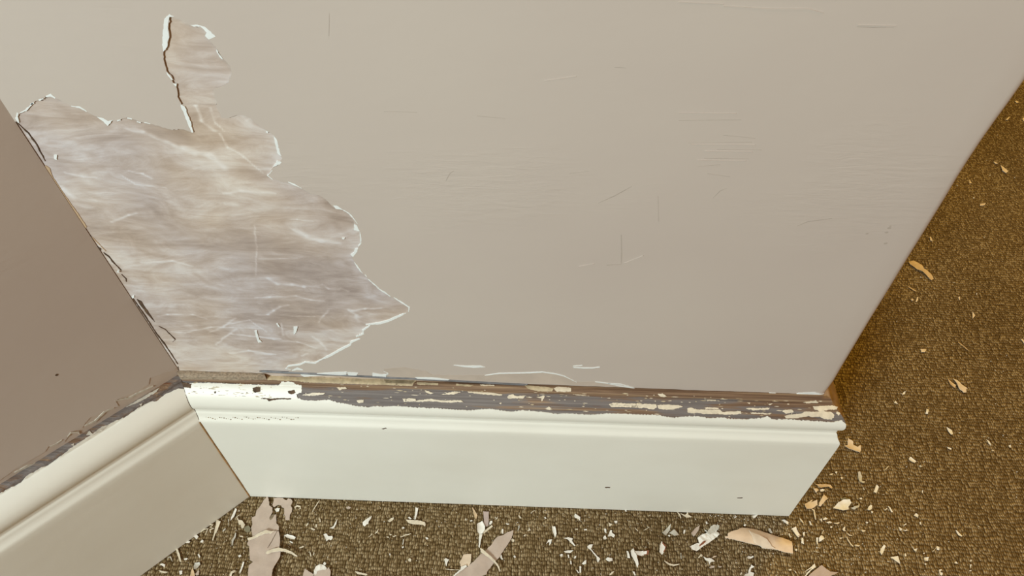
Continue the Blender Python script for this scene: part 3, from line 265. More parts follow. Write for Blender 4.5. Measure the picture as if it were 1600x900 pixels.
('paint_chip','white',0.5,"white sliver beside the white crumpled sheet's upper flap",[(424.1,-38.1),(424.9,-37.7),(426.5,-38.9),(425.6,-39.5)]),
('paint_chip','pale',1.5,"notched pale pink chip nearest the skirting's right bottom corner",[(518.9,-10.3),(524.1,-7.4),(527.3,-5.4),(525.2,-8.3),(531.2,-5.8),(530.3,-10.7),(524.6,-14.4),(519.5,-14.9),(518.9,-12.9)]),
('paint_chip','pale',1.5,'upright pale pink rectangle beside the notched pale chip',[(538.9,-0.2),(541.7,-4.1),(538.7,-6.4),(533.2,-11.9),(531.4,-11.6),(532.8,-8)]),
('paint_chip','white',4,"bright white shell shaped chip,largest beyond the skirting's end",[(544.5,-12.8),(549.7,-7.8),(555,-5.1),(560.8,-4.7),(561.5,-8.2),(557.8,-11.9),(557.3,-14.5),(552,-15.3)]),
('paint_shaving','green',1.5,'thin grey strip behind the white shell shaped chip',[(553.8,-3.9),(556.4,-2.7),(562.1,-3.4),(562,-4.5),(557.4,-3.8),(554,-5)]),
('paint_curl','grey',2.5,'grey white curled chip right of the white shell shaped chip',[(560.3,-12.2),(567.1,-10.2),(568.8,-6.2),(569.3,-8.8),(567.2,-11.9),(562.7,-14)]),
('paint_chip','white',0.9,'white arrowhead chip right of the grey curled chip',[(574.9,-13.1),(577.1,-10.2),(579.7,-8.2),(580.5,-9.2),(579,-12.8),(576.5,-13.9)]),
('paint_chip','stripe',1.2,'oblong chip with a white and mauve side right of the tan folded chip',[(502.2,-33.7),(506.3,-31.8),(508.8,-40.1),(506.2,-41.6)]),
('paint_chip','white',0.8,'cream upright dart below the oblong two toned chip',[(509.5,-41.3),(510.8,-42.1),(510.1,-47.2),(508.1,-46.1)]),
('paint_chip','white',0.8,'white drop chip right of the oblong two toned chip',[(511.5,-37.1),(513.1,-36.2),(512.9,-39.1),(511.4,-40.4)]),
('paint_chip','white',1.5,'bluish white square chip,right of a close white pair',[(524.6,-41.2),(527.3,-38.6),(529.2,-39.9),(529.4,-41.8),(526.1,-43.8),(524.2,-44.6)]),
('paint_sliver','white',0.8,'narrow upright white sliver,left of a close white pair',[(522.4,-41.1),(523.9,-41),(522.5,-47),(521.5,-47)]),
('paint_sliver','white',0.8,'white leaf sliver tilted right,alone on carpet right of the noodle shaving',[(575.3,-51.5),(576.8,-49),(580.7,-45),(581.6,-46.4),(578,-52.2),(575.8,-54.4)]),
('paint_shaving','cream',0.8,"long thin noodle shaving slanting down right beyond the skirting's end",[(549.3,-39.3),(549.9,-42.5),(551.4,-46.2),(552.9,-48),(553.3,-47.7),(552.3,-45.6),(550.8,-42),(549.7,-39.1)]),
('paint_shaving','cream',0.6,'short bowed noodle above the long thin noodle shaving',[(551,-36.2),(552.2,-38),(554.8,-38.2),(555,-37.7),(552.9,-37),(551.4,-35.8)]),
('paint_shaving','cream',0.7,'hooked cream twig hanging from the notched pale chip',[(524.4,-15.1),(525.8,-16),(525.3,-20.6),(525.6,-24.6),(526.2,-24.4),(526.5,-20.3),(527,-15.4),(524.7,-14.6)]),
('paint_chip','white',0.8,'white tooth chip beside the short bowed noodle',[(547.6,-32.4),(549.5,-30.4),(551.1,-29.5),(549.7,-32.7),(550.1,-34),(548.1,-33.8)]),
('paint_chip','white',0.8,'white oval chip at the right of the cross shaped litter',[(532.5,-23.6),(534.9,-22.1),(537,-23),(535.7,-24.1),(532.8,-24.6)]),
('paint_sliver','white',0.6,'left white dash of two in line beneath the white oval chip',[(535.1,-26.5),(537.8,-25.6),(540.1,-26.2),(539,-27.2),(536.1,-27.3)]),
('paint_sliver','cream',0.6,'right white dash of two in line beneath the white oval chip',[(541.2,-27),(544.1,-26.6),(546.4,-25.9),(546.6,-26.8),(544.6,-27.9)]),
('paint_chip','cream',0.6,'cream dish shaped chip right of the white tooth chip',[(564.5,-32.2),(568.4,-32.7),(565.9,-34.4),(564.7,-33.8)]),
('paint_sliver','cream',0.5,'slim slanting cream tick left of the hooked twig',[(511.5,-24.2),(512.5,-26),(513.6,-28.1),(514.1,-27.9),(513.5,-25.3),(511.9,-23.8)]),
('paint_sliver','white',0.5,'slanted white tick right of the slim cream tick',[(519.4,-26.4),(520.5,-26.4),(521.2,-29.6),(519.9,-29.6)]),
('paint_chip','cream',0.5,"small bent white dash above the noodle's lower end",[(554.3,-46.4),(556.3,-45.7),(559.4,-46.4),(557.9,-47.4),(556,-47)]),
('paint_chip','white',0.5,'white bow tie shaped crumb left of the cross shaped litter',[(530.2,-23.7),(531.3,-23.2),(531.5,-26),(530.3,-25.8)]),
('paint_sliver','cream',0.5,'thin slanting stick above the bluish white square chip',[(528.1,-37.7),(531,-34.2),(530.6,-34),(527.8,-37.4)]),
('paint_chip','white',0.5,'white three cornered crumb below the two white dashes in line',[(537,-31.5),(538,-29.8),(539.4,-30.6),(537.9,-31.9)]),
('paint_chip','cream',0.5,'level white crumb right of the close white pair',[(542.7,-40.5),(544.5,-39.8),(545.7,-40.5),(543.7,-41.4)]),
('paint_chip','white',0.5,'white crumb with a dark side,right of the arrowhead and below it',[(577.8,-15),(579.2,-14.1),(579.9,-15.2),(578.5,-16.5)]),
('paint_chip','white',0.5,"white crumb straight above the grey curled chip's right side",[(571,-2.4),(572.7,-1.8),(573.4,-2.9),(571.7,-3.8)]),
('paint_chip','white',0.5,'bright three cornered crumb left of the fine twig,far side',[(570.1,-25),(571.5,-24.3),(572.5,-25.3),(571.1,-26.4)]),
('paint_chip','pale',2,"creased cream pink chip beside the skirting's outer corner",[(575.6,58),(579.9,55.4),(579.7,51.8),(583.3,49.7),(586.2,51.6),(585.5,46.6),(583.7,43.8),(581.5,44.6),(577.5,46.3),(574.3,46.6),(570.1,50.1),(573.8,51.1)]),
('paint_curl','grey',1.5,'crescent shaped grey chip below the creased cream pink chip',[(576.2,23.1),(578,24),(579.2,19.1),(577.6,14.8),(580.4,13.4),(577.9,12),(575.3,13.9),(575.4,19)]),
('paint_chip','white',0.8,'upright white oblong chip right of the grey crescent',[(590.4,11.5),(591.8,9),(588,3.3),(585.6,4.2),(588.3,8.5)]),
('paint_chip','tan',1.2,"flat tan splinter with a pale knob near the skirting's end face",[(533.4,9.7),(542.7,10.1),(547.3,9.4),(548.4,7),(547.1,5.5),(545.3,7.7),(537.1,6.4),(535.2,8.6)]),
('paint_chip','pale',1,'pink cream stub under the flat tan splinter',[(530.7,5),(534.2,5.8),(535.1,3.9),(531.9,1.2)]),
('paint_chip','white',0.8,'white rounded chip right of the pink cream stub',[(536.5,4.4),(538.7,5.1),(540.7,4.6),(539.4,2.9),(536.6,2.6)]),
('paint_chip','cream',0.5,'small cream dash above the flat tan splinter',[(548.6,19.7),(550.5,21),(552.9,21.1),(551.4,19.6)]),
('paint_chip','white',0.5,'bright white dot chip just above the flat tan splinter',[(554.9,22.5),(556.2,23.9),(557.1,22.8),(555.7,21.2)]),
('paint_chip','grey',0.5,'faint grey tick below the grey crescent',[(576.7,8),(577.7,8.2),(578,6),(576.9,5.5)]),
('paint_shaving','cream',0.5,'thin cream stick slanting up right,far right of the grey crescent',[(603.3,26.8),(605.7,28.8),(607.9,30.9),(607.7,31.2),(605.2,29.5),(603,27.1)]),
('paint_chip','cream',0.4,"pale dull crumb left of the grey crescent's top",[(558.6,17.5),(560.2,18.4),(561,16.9),(559.2,15.4)]),
('paint_chip','white',1.5,'white triangular chip with a dark left edge near the bottom right',[(583.3,-55.8),(589.7,-55),(589.9,-61.5),(586.4,-59.2)]),
('paint_chip','white',0.8,'white round head chip touching a thin stick,lower right carpet',[(626.7,-44.3),(629.1,-45.2),(627.7,-48.1),(625.8,-47.7)]),
('paint_sliver','cream',0.6,'thin stick left of the round head chip',[(622,-49.6),(626.5,-45.8),(626.2,-45.5),(621.7,-49.3)]),
('paint_chip','white',0.8,'square white chip,lower right carpet',[(612.7,-54.9),(616.3,-54.6),(615,-57.8),(611.9,-57.9)]),
('paint_chip','white',1.2,'white boot shaped chip at the bottom frame edge,lower right',[(621.6,-65.2),(624,-64.7),(622.3,-67.1),(624.1,-67.8),(622.6,-70),(620.9,-68.7)]),
('paint_sliver','white',1,'lone white sliver slanting down right on open carpet,lower right',[(648.4,-29.4),(649.9,-30.2),(652.5,-34.7),(651.5,-35.3),(649.5,-33.5)]),
('paint_sliver','white',0.6,'short white upright stick between two dots,lower right',[(650.4,-59.6),(651.4,-59.5),(650.1,-62.6),(649.2,-62.6)]),
('paint_chip','white',0.5,'white dot above the short upright stick',[(651.8,-55.8),(653,-55.1),(652.9,-56.5),(651.6,-57.2)]),
('paint_chip','white',0.5,'white dash below the short upright stick',[(647.8,-64.6),(649.6,-64.4),(649.2,-65.3),(647.6,-65.4)]),
('paint_chip','white',0.8,'white arrow tip chip on open carpet above the l shaped tick pair',[(615.5,-17.2),(618,-15),(619.8,-16.4),(618.8,-19.1),(617.5,-18.1)]),
('paint_chip','white',0.8,'white check mark shaped chip left of the round head chip',[(605.7,-45.5),(606.3,-47.9),(609,-47.2),(607.3,-50),(605.6,-48.9)]),
('paint_chip','white',0.8,'flat white mound shaped chip right of the square white chip',[(636.8,-58.9),(639.1,-57.2),(639.9,-59.2)]),
('paint_sliver','white',0.8,'white slanting sliver right of a small dash,beyond the arrowhead chip',[(594.8,-9.1),(596.3,-10),(597.5,-14.7),(596.2,-14.9)]),
('paint_chip','white',0.5,'small dash left of the white slanting sliver',[(590.8,-13),(593.3,-10.9),(593.4,-11.8),(591.3,-13.4)]),
('paint_chip','white',0.8,'jagged white corner chip above the triangular chip with dark edge',[(598.7,-28.2),(601.2,-30.5),(598.8,-31.9)]),
('paint_sliver','white',0.5,'upper small sliver right of the jagged corner chip',[(603.5,-26.6),(606.3,-24.7),(606.4,-25.7),(604.2,-26.9)]),
('paint_sliver','white',0.5,'lower small sliver right of the jagged corner chip',[(601.9,-30.9),(604.3,-31.1),(605.3,-29.4),(605.7,-31.3),(603.7,-31.9)]),
('paint_chip','white',0.5,'small white drop chip right above the white triangular chip',[(596.4,-52.3),(597.6,-51.9),(597.5,-53.9),(596.1,-54.9)]),
('paint_chip','white',0.5,'white dot right above the square white chip',[(612.9,-51.3),(614,-50.7),(614.1,-51.6),(613,-52.1)]),
('paint_chip','white',0.5,'little white crumb right below the square white chip',[(611.1,-60.4),(612.4,-59.9),(613.1,-60.8),(611.5,-61.4)]),
('paint_chip','white',0.5,'small white tick right under the arrow tip chip',[(618.9,-23.2),(619.8,-22.9),(619.7,-25.3),(618.5,-25.7)]),
('paint_chip','white',1.2,'white kite shaped chip,isolated on the far right carpet',[(676.4,74.4),(680.9,71.3),(680,66.9),(678.1,66.1),(676.8,70.6)]),
('paint_chip','white',0.8,'short white bar chip straight below the kite shaped chip',[(669.6,53.2),(673.2,51.7),(672.7,50.1),(670,51.1)]),
('paint_chip','white',1,'white brick shaped chip,isolated left of the kite shaped chip',[(629.1,39.6),(630.7,40.9),(635,36.7),(633,34.9),(628.3,37.8)]),
('paint_chip','white',1.2,'white drop chip with dark side,above and left of the kite chip',[(663.6,94.6),(665.9,94.2),(662.6,88.6),(661,89.4)]),
('paint_sliver','white',1,'white slender chip among dots near the right frame edge',[(710.8,62.9),(712.5,60.6),(713,56.4),(711.1,57.7)]),
('paint_chip','white',0.6,'bent white chip at far right beside a dark hollow',[(729.9,56.8),(731.8,57.7),(731.7,55),(730,54.4)]),
('paint_chip','cream',0.4,'tiny cream crumb below the slender chip near the frame edge',[(711.3,51.3),(712.9,51.9),(713.7,50.9),(712,50)]),
('paint_chip','grey',0.4,'dull grey crumb right of the brick shaped chip',[(636.2,32.2),(638,33),(639,31.6),(636.9,30.5)]),
('paint_sliver','white',0.5,'tiny upright white tick far below the brick shaped chip',[(630.8,7.1),(631.8,7.4),(630.9,4.5),(630.1,4.3)]),
('paint_chip','pale',2,'cream pink elongated chip on far carpet beside its darker twin',[(703.5,132.2),(706.5,129.3),(709.2,123.9),(713.2,119.9),(711.6,119.2),(710.5,115.5),(707.8,115.1),(704.2,119.6),(704.4,125)]),
('paint_chip','tan',1.2,'tan narrow chip,darker twin left of the elongated one',[(697.5,131.7),(700.1,127.6),(703,123.6),(701.4,120.6),(697.8,124.1)]),
('paint_chip','pale',1.2,'upright cream triangle on the far carpet',[(756.1,221.9),(757,216.4),(752.5,211.6)]),
('paint_chip','pale',0.8,"cream trapezoid chip right of the wall's outer edge",[(681.5,168.3),(688,168.5),(684.9,164.4),(681.3,164.3)]),
('paint_sliver','tan',0.8,'thin tan stick slanting on the far carpet',[(725,178.5),(731.3,169.1),(731.9,169.8),(725.7,179.2)]),
('paint_sliver','pale',0.8,'cream stub at the right frame edge,upper carpet',[(794.3,185.7),(796.5,186.1),(797.1,180.1),(795.5,179.3)]),
('paint_curl','white',1,"white crescent chip right of the skirting's outer corner",[(643.3,112.5),(644.6,111.2),(647.4,114),(648.6,114.1),(647.3,111.3),(644.7,110.3)]),
('paint_chip','white',0.8,'white mound chip just below the crescent chip',[(633,100.5),(635.5,102.9),(636.8,99.6)]),
('paint_chip','tan',2,'long tan strip of paint reaching out from behind the wall edge',[(708.7,294.9),(714.7,296.5),(718.1,293.2),(721.8,288.3),(722.4,283.3),(724.2,282),(728,275.6),(728.9,268.8),(725.6,266.3),(722.1,273.4),(718.8,279.2),(713.8,282),(710.9,286.9),(708.4,290.8)]),
('paint_chip','pale',0.6,'cream dash upper right of the long tan strip',[(830.3,397.6),(838.2,399.5),(835.1,395.4),(829,394.3)]),
('paint_sliver','tan',0.6,'thin tan splinter below the long tan strip',[(695.6,255.1),(702.2,248.7),(703,249.7),(696.3,256.1)]),
('paint_chip','pale',0.6,'cream hook chip above the long tan strip by the wall edge',[(747,336.7),(748.7,337.2),(748.2,331.8),(748.4,330.1),(745.9,330.6)]),
('paint_chip','pale',0.6,'slanted cream chip,right of a pair below the tan strip',[(697.6,234.4),(701.3,240.7),(702.9,241.1),(700.5,235.8),(698,233.5)]),
('paint_chip','pale',0.6,'cream dot chip,left of a pair below the tan strip',[(692.9,236.6),(695.3,238.4),(696,236.2),(693.7,234.6)]),
('paint_chip','pale',0.6,'small cream flag chip further right of the pair below the tan strip',[(748.2,242.5),(749.8,242.9),(748.5,238.6),(747,238.1)]),
('paint_chip','pale',1.2,'spindle shaped cream chip high up beside the wall edge',[(886.4,474.5),(888.2,470),(891.2,462),(887.2,458.6),(883.7,463)]),
('paint_chip','pale',0.6,'small cream dash trailing left of the spindle shaped chip',[(879.6,481.2),(881.9,481.3),(883.4,477.2),(880.3,477.1)]),
('paint_chip','pale',0.6,'small cream cone chip beside the wall edge below the spindle chip',[(834.1,444.3),(834.3,437),(831,436.3)]),
('paint_chip','pale',0.6,'topmost cream chip touching the wall edge',[(963.6,619),(967.3,620.8),(968.6,616.9),(964.9,614.8)]),
('paint_sliver','pale',0.6,'second cream chip from the top,slanting up right',[(932.8,574.7),(939.8,581.2),(942.1,581.3),(934.8,573.5)]),
('paint_chip','pale',0.6,'cream chip cut by the right frame edge near the top',[(957.1,576.5),(959.5,579.7),(962,579.8),(958.5,571.3),(956.3,571.8)]),
]
CRUMBS=[
('tiny pale crumb of paint in the litter beside the left skirting','crumbs along the left skirting',[(3.4,-36.3,0.64),(11.6,-42,0.56),(-8.8,-45.5,0.48),(-4.9,-63.7,0.56),(-1.7,-64.2,0.56),(4.8,-68.1,0.72),(-7.4,-70.4,0.64),(-4.3,-74.4,0.64),(-31.2,-75.3,0.48),(-25.1,-75.6,0.48),(1.1,-76.1,0.48),(-28.1,-83.6,0.48),(-22.9,-70.7,0.4),(-7.4,-83.8,0.72),(-7.7,-86.7,0.72),(5.7,-92.6,0.64),(-2.4,-92.9,0.64),(-49.7,-79.9,0.72),(-50.7,-81.4,0.72),(-25.4,-65.1,0.4),(16.8,-63.5,0.64),(17.5,-71.4,0.64),(15.5,-86.9,0.4),(-0.5,-59.2,0.56),(2.3,-52.9,0.48),(4.1,-29,0.56),(3.1,-36,0.64),(11.5,-41.8,0.48)]),
('tiny pale crumb of paint on carpet between long pink strip and upright tag','crumbs on the front carpet,left',[(35.4,-22.5,0.56),(47.5,-31.7,0.56),(44.4,-38.4,0.48),(50.6,-51.7,0.56),(48.7,-61.6,0.48),(73.8,-31.6,0.56),(52.8,-36.3,0.48),(57.4,-40,0.56),(60.2,-39,0.48),(79.8,-56,0.56),(56.4,-67.2,0.48),(53.9,-78.9,0.48),(52.8,-86.1,0.56),(92.3,-74.4,0.64),(100.3,-78,0.48),(67.3,-59.4,0.4),(85.6,-63.6,0.48),(54.1,-31,0.4),(93.1,-64.3,0.56),(91.6,-24.1,0.64),(110.4,-30.6,0.48),(95.5,-35.7,0.72),(110.6,-38.7,0.64),(101.9,-53.4,0.4),(117.2,-60,0.72),(93.1,-64.4,0.64),(106.7,-65.1,0.48),(92.1,-74.6,0.64),(100.2,-78.1,0.48),(102.7,-88.9,0.64),(90.9,-80.3,0.88),(122.3,-23.8,0.64),(132.4,-22.5,0.64),(131.3,-28.5,0.8),(136.6,-41.1,0.56),(138.1,-72,0.4),(127.4,-80.5,0.4),(160.8,-75.4,0.56),(170.2,-74.5,0.48),(165,-47.2,0.8),(166.1,-52.6,0.64),(139.4,-54.9,0.4),(123.4,-84,0.48),(154.5,-22.1,0.64),(161.5,-25.7,0.56),(139.1,-36.9,0.4),(98.5,-45,0.48),(101.2,-46.6,0.48)]),
('tiny pale crumb of paint on carpet around the diagonal pink strip','crumbs on the front carpet,middle',[(204.1,-31.2,0.56),(184.1,-38.6,0.56),(186.5,-43.7,0.48),(214.7,-50.2,0.48),(215.9,-55.9,0.48),(231.2,-27,0.72),(246.4,-71.5,0.72),(257.2,-37,0.48),(257.7,-40.9,0.48),(169.9,-74.3,0.56),(164.7,-73.9,0.56),(165.8,-71.3,0.48),(184.4,-80.8,0.48),(235.4,-54.4,0.56),(201,-42.6,0.48),(263,-24.8,0.64),(256.8,-37,0.72),(289.5,-22.2,0.56),(266.3,-38.8,0.48),(280.8,-39.4,0.56),(293.3,-52.4,0.56),(296,-41.9,0.56),(280.1,-57.6,0.48),(261.2,-63.2,0.48),(284.4,-64.2,0.4),(317.2,-33.5,0.56),(318.9,-26.3,0.56),(329.3,-27.3,0.64),(330.5,-36.5,0.48),(318.8,-45.9,0.48),(296,-75.1,0.48),(279.1,-72.1,0.48),(270.9,-67.7,0.32),(242.8,-80.7,0.72),(323.4,-74.8,0.56),(310.6,-55.3,0.56),(248.8,-20.5,0.56),(305.8,-23,0.48),(281.7,-24.9,0.48),(276.6,-50.6,0.4)]),
('tiny pale crumb of paint on carpet around the white crumpled sheet','crumbs on the front carpet,right',[(336.7,-26.2,0.8),(366,-25.1,0.72),(376.7,-25.8,0.8),(385.9,-26.2,0.56),(330.7,-36.6,0.4),(356.1,-46.4,0.48),(366.2,-47.3,0.48),(372.4,-48.5,0.48),(368.5,-54.6,0.48),(370.6,-54.9,0.56),(332.1,-57,0.64),(345.3,-57.7,0.56),(338.6,-62.9,0.48),(382.7,-44.6,0.64),(380.2,-68,0.64),(387.1,-62.1,0.64),(330,-79.7,0.56),(400.5,-72.8,0.64),(402.8,-62.3,0.4),(407.5,-49.2,0.64),(400.9,-27.5,0.72),(417.4,-28,0.72),(404.7,-35.7,0.72),(360.9,-54.6,0.48),(378.5,-74.7,0.4),(400.4,-51.3,0.48),(417.6,-27.7,0.56),(431.4,-23.8,0.8),(438.6,-23.9,0.88),(441.8,-24.5,0.72),(445,-29.6,0.72),(439.4,-28.7,0.56),(455.1,-27,0.56),(461.6,-26.4,0.8),(464.8,-27,0.64),(469.1,-30.9,0.64),(487.9,-28,0.64),(493.6,-29.6,0.8),(437.9,-39,0.56),(493.1,-39.1,0.8),(454.9,-55.8,0.56),(458.3,-56.7,0.4),(481.6,-56.5,0.56),(479.9,-58.1,0.56),(481.9,-58.4,0.48),(448.1,-65.5,0.8),(477.7,-65.9,0.72),(400.2,-73,0.72),(407.5,-49.1,0.56),(432,-64.6,0.48),(442.4,-60.4,0.4),(481.1,-74.9,0.64),(458.9,-28,0.4),(457.7,-26.2,0.48),(470.6,-55.9,0.32),(425.2,-35.1,0.56)]),
("tiny pale crumb of paint in the litter beyond the skirting's right end",'crumbs beyond the right end of the skirting',[(517.3,-3.9,0.72),(514.7,-36.6,0.72),(517.7,-34.9,0.56),(520.1,-35.9,0.72),(514.3,-43.6,0.64),(514.6,-40.7,0.4),(502.2,-52.7,0.88),(521.1,-49.5,0.72),(525.6,-48.9,0.72),(527.1,-51.3,0.48),(523.5,-56.3,0.48),(543.8,-45.5,0.56),(562.3,-44.7,0.72),(555.2,-33.2,0.56),(562.4,-30.6,0.64),(554.8,-18.9,0.48),(579.4,-25.7,0.64),(505.7,-64.3,0.72),(493.4,-70.1,0.88),(497.8,-71.5,0.8),(547.7,-63.3,0.64),(549.6,-62,0.56),(556.3,-57,0.4),(558.2,-66.8,0.56),(564,-65.8,0.64),(558.3,-69.4,0.64),(538,-71.5,0.8),(546.8,-59,0.48),(543.6,-59.1,0.48),(541.7,-71,0.56),(566.3,-59,0.72),(581,-59.3,0.56),(541.5,-13.8,0.56),(534.2,-18,0.48),(527,-53.3,0.48),(511.1,-52.7,0.4),(593.7,2.3,0.56),(591.9,-12.3,0.8),(499.3,-39.6,0.96),(499.9,-28.7,0.88),(542.3,-35.5,0.56),(540.3,-28.9,0.48),(563.3,-46.7,0.56),(568.4,39.5,0.48),(571.1,40.7,0.64),(581.8,65.7,0.48),(602,46.8,0.56),(598.4,26.3,0.56),(589.5,28.6,0.48),(624.3,30.8,0.56),(572.3,-2.9,0.56),(594.4,2.2,0.48),(564.1,19.8,0.56),(560.1,29.2,0.4),(570.1,30.5,0.4),(517.3,-4,0.72),(589.8,33.4,0.4),(560.9,2.9,0.56),(593.9,10,0.4)]),
('tiny pale crumb of paint on the open carpet at the right','crumbs on the open carpet at the right',[(620.6,-9.5,0.64),(658.7,-11.3,0.56),(716.4,4.3,0.8),(594.5,-39.1,0.72),(594.8,-56.8,0.56),(580.9,-59.3,0.64),(660.9,-55.3,0.4),(590.9,-29.5,0.48),(594.1,-31,0.56),(588.7,-28.7,0.4),(671,-24.9,0.96),(639.3,-39.7,0.64),(679.4,-26.5,0.4),(609.5,-23.7,0.56),(624.3,30.9,0.72),(643.1,37,0.64),(622.7,18.6,0.72),(710.2,65.9,0.72),(731.7,65.7,0.72),(714,64.7,0.8),(729.1,67.7,0.8),(727,29.6,0.72),(716.3,4.3,0.8),(639.1,48.1,0.56),(638.7,16.7,0.64),(682.5,36,0.64),(742.3,59.4,0.48),(687.8,69.2,0.64),(674.1,2.9,0.48),(594.5,2.3,0.64),(668,205.5,0.88),(763.1,201.2,0.8),(751.3,155.9,0.72),(751.7,144.7,0.72),(759.1,143.5,0.72),(735.8,103.7,0.8),(635,125.4,0.56),(720.5,177.2,0.72),(770.6,163.6,0.56),(826.7,408.8,1.04),(751.4,316.5,0.88),(715.5,271.2,0.96),(724.9,286.4,0.8),(813.8,339.2,0.96),(751.4,264.8,0.56),(770.7,248.4,0.96),(864.7,454,1.12),(814.4,432.3,1.28),(907.7,539.6,1.28),(872.4,484.5,1.04),(895.4,450.6,1.04),(827.3,409.8,1.04)]),
]
BIG={
'LONG_A':[(25.7,-21.5),(28.5,-26.8),(29.4,-30.2),(32.6,-31.9),(34,-36.6),(32.8,-41),(33.3,-43.1),(34.5,-43.7),(35.8,-41.1),(34.6,-38.9),(37.9,-38.4),(40,-46.2),(43.1,-49.1),(43.9,-52.8),(42,-54.1),(39.8,-55.5),(34.3,-56.5),(27.3,-58.5),(21.8,-59.5),(20.7,-56.2),(18.5,-51.3),(19,-48.7),(16.6,-42),(19.6,-40.6),(19.2,-35.9),(21.4,-31.4),(23.5,-24.7)],
'LONG_B':[(19.1,-61.7),(24.3,-59.4),(29.4,-56.7),(34.3,-54.9),(40.8,-54.2),(44.5,-54.1),(45.6,-56.1),(47.4,-60.2),(48.8,-68.3),(50.4,-71.5),(51.3,-75.5),(50.3,-79.1),(48.6,-83.5),(47.5,-87.4),(48.1,-92.9),(48.8,-97.8),(28.6,-98.6),(27.5,-92.1),(26.4,-85.1),(28.9,-81.9),(25.6,-80),(22.2,-68.5),(20.8,-67.7),(19.5,-66.2),(20.2,-63.7)],
'LONG_LIP':[(19,-61.3),(22.8,-60.3),(27,-57.2),(33.6,-53.9),(38.4,-54.7),(40.8,-54.2),(38.8,-56.4),(33.6,-57),(28.5,-59.6),(24.1,-61.9),(20.5,-63.7),(19.2,-62.9)],
'LONG_SLIV':[(38.5,-74.3),(39.3,-72.7),(43.7,-70.5),(49,-69.1),(55.9,-70.5),(61.3,-72.3),(66.8,-75.7),(65.9,-76.3),(60.8,-73.9),(55.6,-72.5),(49.8,-72.3),(44.4,-73.3),(40.3,-75.1)],
'LONG_NOTCH':[(33.1,-43.1),(33.1,-40.7),(35.4,-38.5),(36.5,-39.5),(35.4,-43),(34.2,-43.9)],
'TEAR':[(43.3,-53.6),(41.8,-57.8),(40.1,-64),(38.5,-69.4),(38.8,-69.6),(40.7,-64.3),(42.4,-58),(43.5,-53.7)],
'DIAG':[(253.4,-44.9),(253,-48.8),(251.7,-52.7),(248.1,-58.8),(243.9,-65.7),(242.6,-68.7),(238.3,-73.3),(232.2,-81.5),(231.9,-83.7),(227.3,-86),(222.6,-91.8),(199.6,-92.7),(205.2,-85.4),(209.3,-81.7),(213.5,-79.3),(216.3,-77.1),(220.5,-73.3),(225.3,-67.5),(229.3,-64.8),(231.7,-61),(234.2,-59),(236.6,-54.7),(239.4,-51.2),(244.7,-49.5),(247.6,-47.1)],
'DIAG_CURL':[(224.8,-62.4),(227.3,-63.4),(230.5,-66.2),(235.2,-70.1),(238.3,-72.9),(241.5,-76.5),(243.6,-81.1),(242.9,-81.8),(240.8,-77.9),(237.7,-74.4),(233,-70.6),(229.1,-68.1),(225.4,-65.7)],
'DIAG_WHITE':[(209.1,-79.1),(213.7,-76.8),(214.4,-78.6),(209.7,-82.4),(205.6,-85.9),(203.3,-88.3),(202.5,-87.6),(204.8,-85.1),(208.9,-81.3)],
'TANBASE':[(441.1,-43.6),(443.5,-43.8),(443.5,-41.7),(446.3,-39.8),(452.2,-38.1),(456.9,-35.4),(462.7,-35),(469,-35.6),(474.4,-36.9),(482.3,-40.2),(489,-42.1),(495,-44),(499,-46.3),(498.1,-52.7),(497.9,-56.7),(491.8,-55.9),(484.6,-53.9),(479.8,-53.2),(472.9,-52.8),(470.5,-50.8),(460.3,-48.7),(449.5,-46.2),(441.3,-44.8)],
'TANFLAP':[(462.4,-38.4),(466,-40.5),(471.2,-42.8),(476.3,-46.1),(480.1,-51.7),(482.8,-53.1),(478.4,-53.3),(472.2,-52.8),(470.5,-50.9),(466.2,-49.4),(464.9,-46.6),(463.9,-42.3)],
'CRUMP':[(408.7,-53.7),(411.4,-52.2),(416.2,-50),(418,-50.8),(416.8,-45.7),(419.5,-43.3),(425.6,-40.6),(429.9,-34.9),(432.9,-33.7),(435,-34),(435.9,-32.2),(437.2,-33.9),(436.6,-36.9),(434.3,-39.1),(436.3,-39.9),(436.5,-42.3),(431.9,-45.7),(426.5,-49.5),(420.4,-53.2),(415.7,-56.7),(414.2,-57.5),(410.9,-56)],
'CRUMPFLAP':[(425.2,-40.9),(429.9,-34.9),(432.9,-33.7),(437.2,-34.1),(436.6,-36.9),(432,-40.3),(427.1,-42.7)],
'CRUMPRUST':[(417.4,-51.9),(420.9,-49),(424.2,-47.8),(422.9,-49.6),(419.8,-51.8),(417.7,-53.3)],
'MAUVE':[(506.7,-75.8),(511.1,-72.1),(519.6,-66.2),(521,-65.3),(524.5,-68.9),(527.2,-70.7),(534.1,-70.9),(529.8,-73),(526.2,-74.7),(520.3,-79.9),(502.9,-80.5)],
'MAUVELIP':[(504.5,-71.8),(509.5,-68.7),(513.3,-65.8),(515.3,-64.1),(515.8,-67.3),(511.9,-69.4),(507.7,-73),(505.4,-75.4),(505,-74.7),(507.1,-72.3),(512.2,-68),(508.8,-69.9)],
'TOOTH':[(75.1,-95.7),(74.3,-89.5),(74.7,-85),(79.4,-87.8),(83.1,-89.6),(84.8,-95.3)],
'TOPCRUMP':[(83.4,-90),(83.2,-86.1),(83.7,-83.6),(86.7,-80.9),(90.1,-81.5),(93.7,-84.1),(93.3,-86.1),(90.2,-85.8),(86.4,-86.7),(85.6,-89.9)],
'TOPPINK':[(84.6,-95.3),(83.8,-90.3),(85.6,-86.8),(90.1,-85.4),(93.7,-85.3),(95.3,-83.1),(97.5,-87.1),(98,-94.8)],
'TOPDOT':[(89.8,-80.3),(90.8,-79.1),(92.3,-80.2),(91.9,-81.8),(90.5,-81.7)],
}
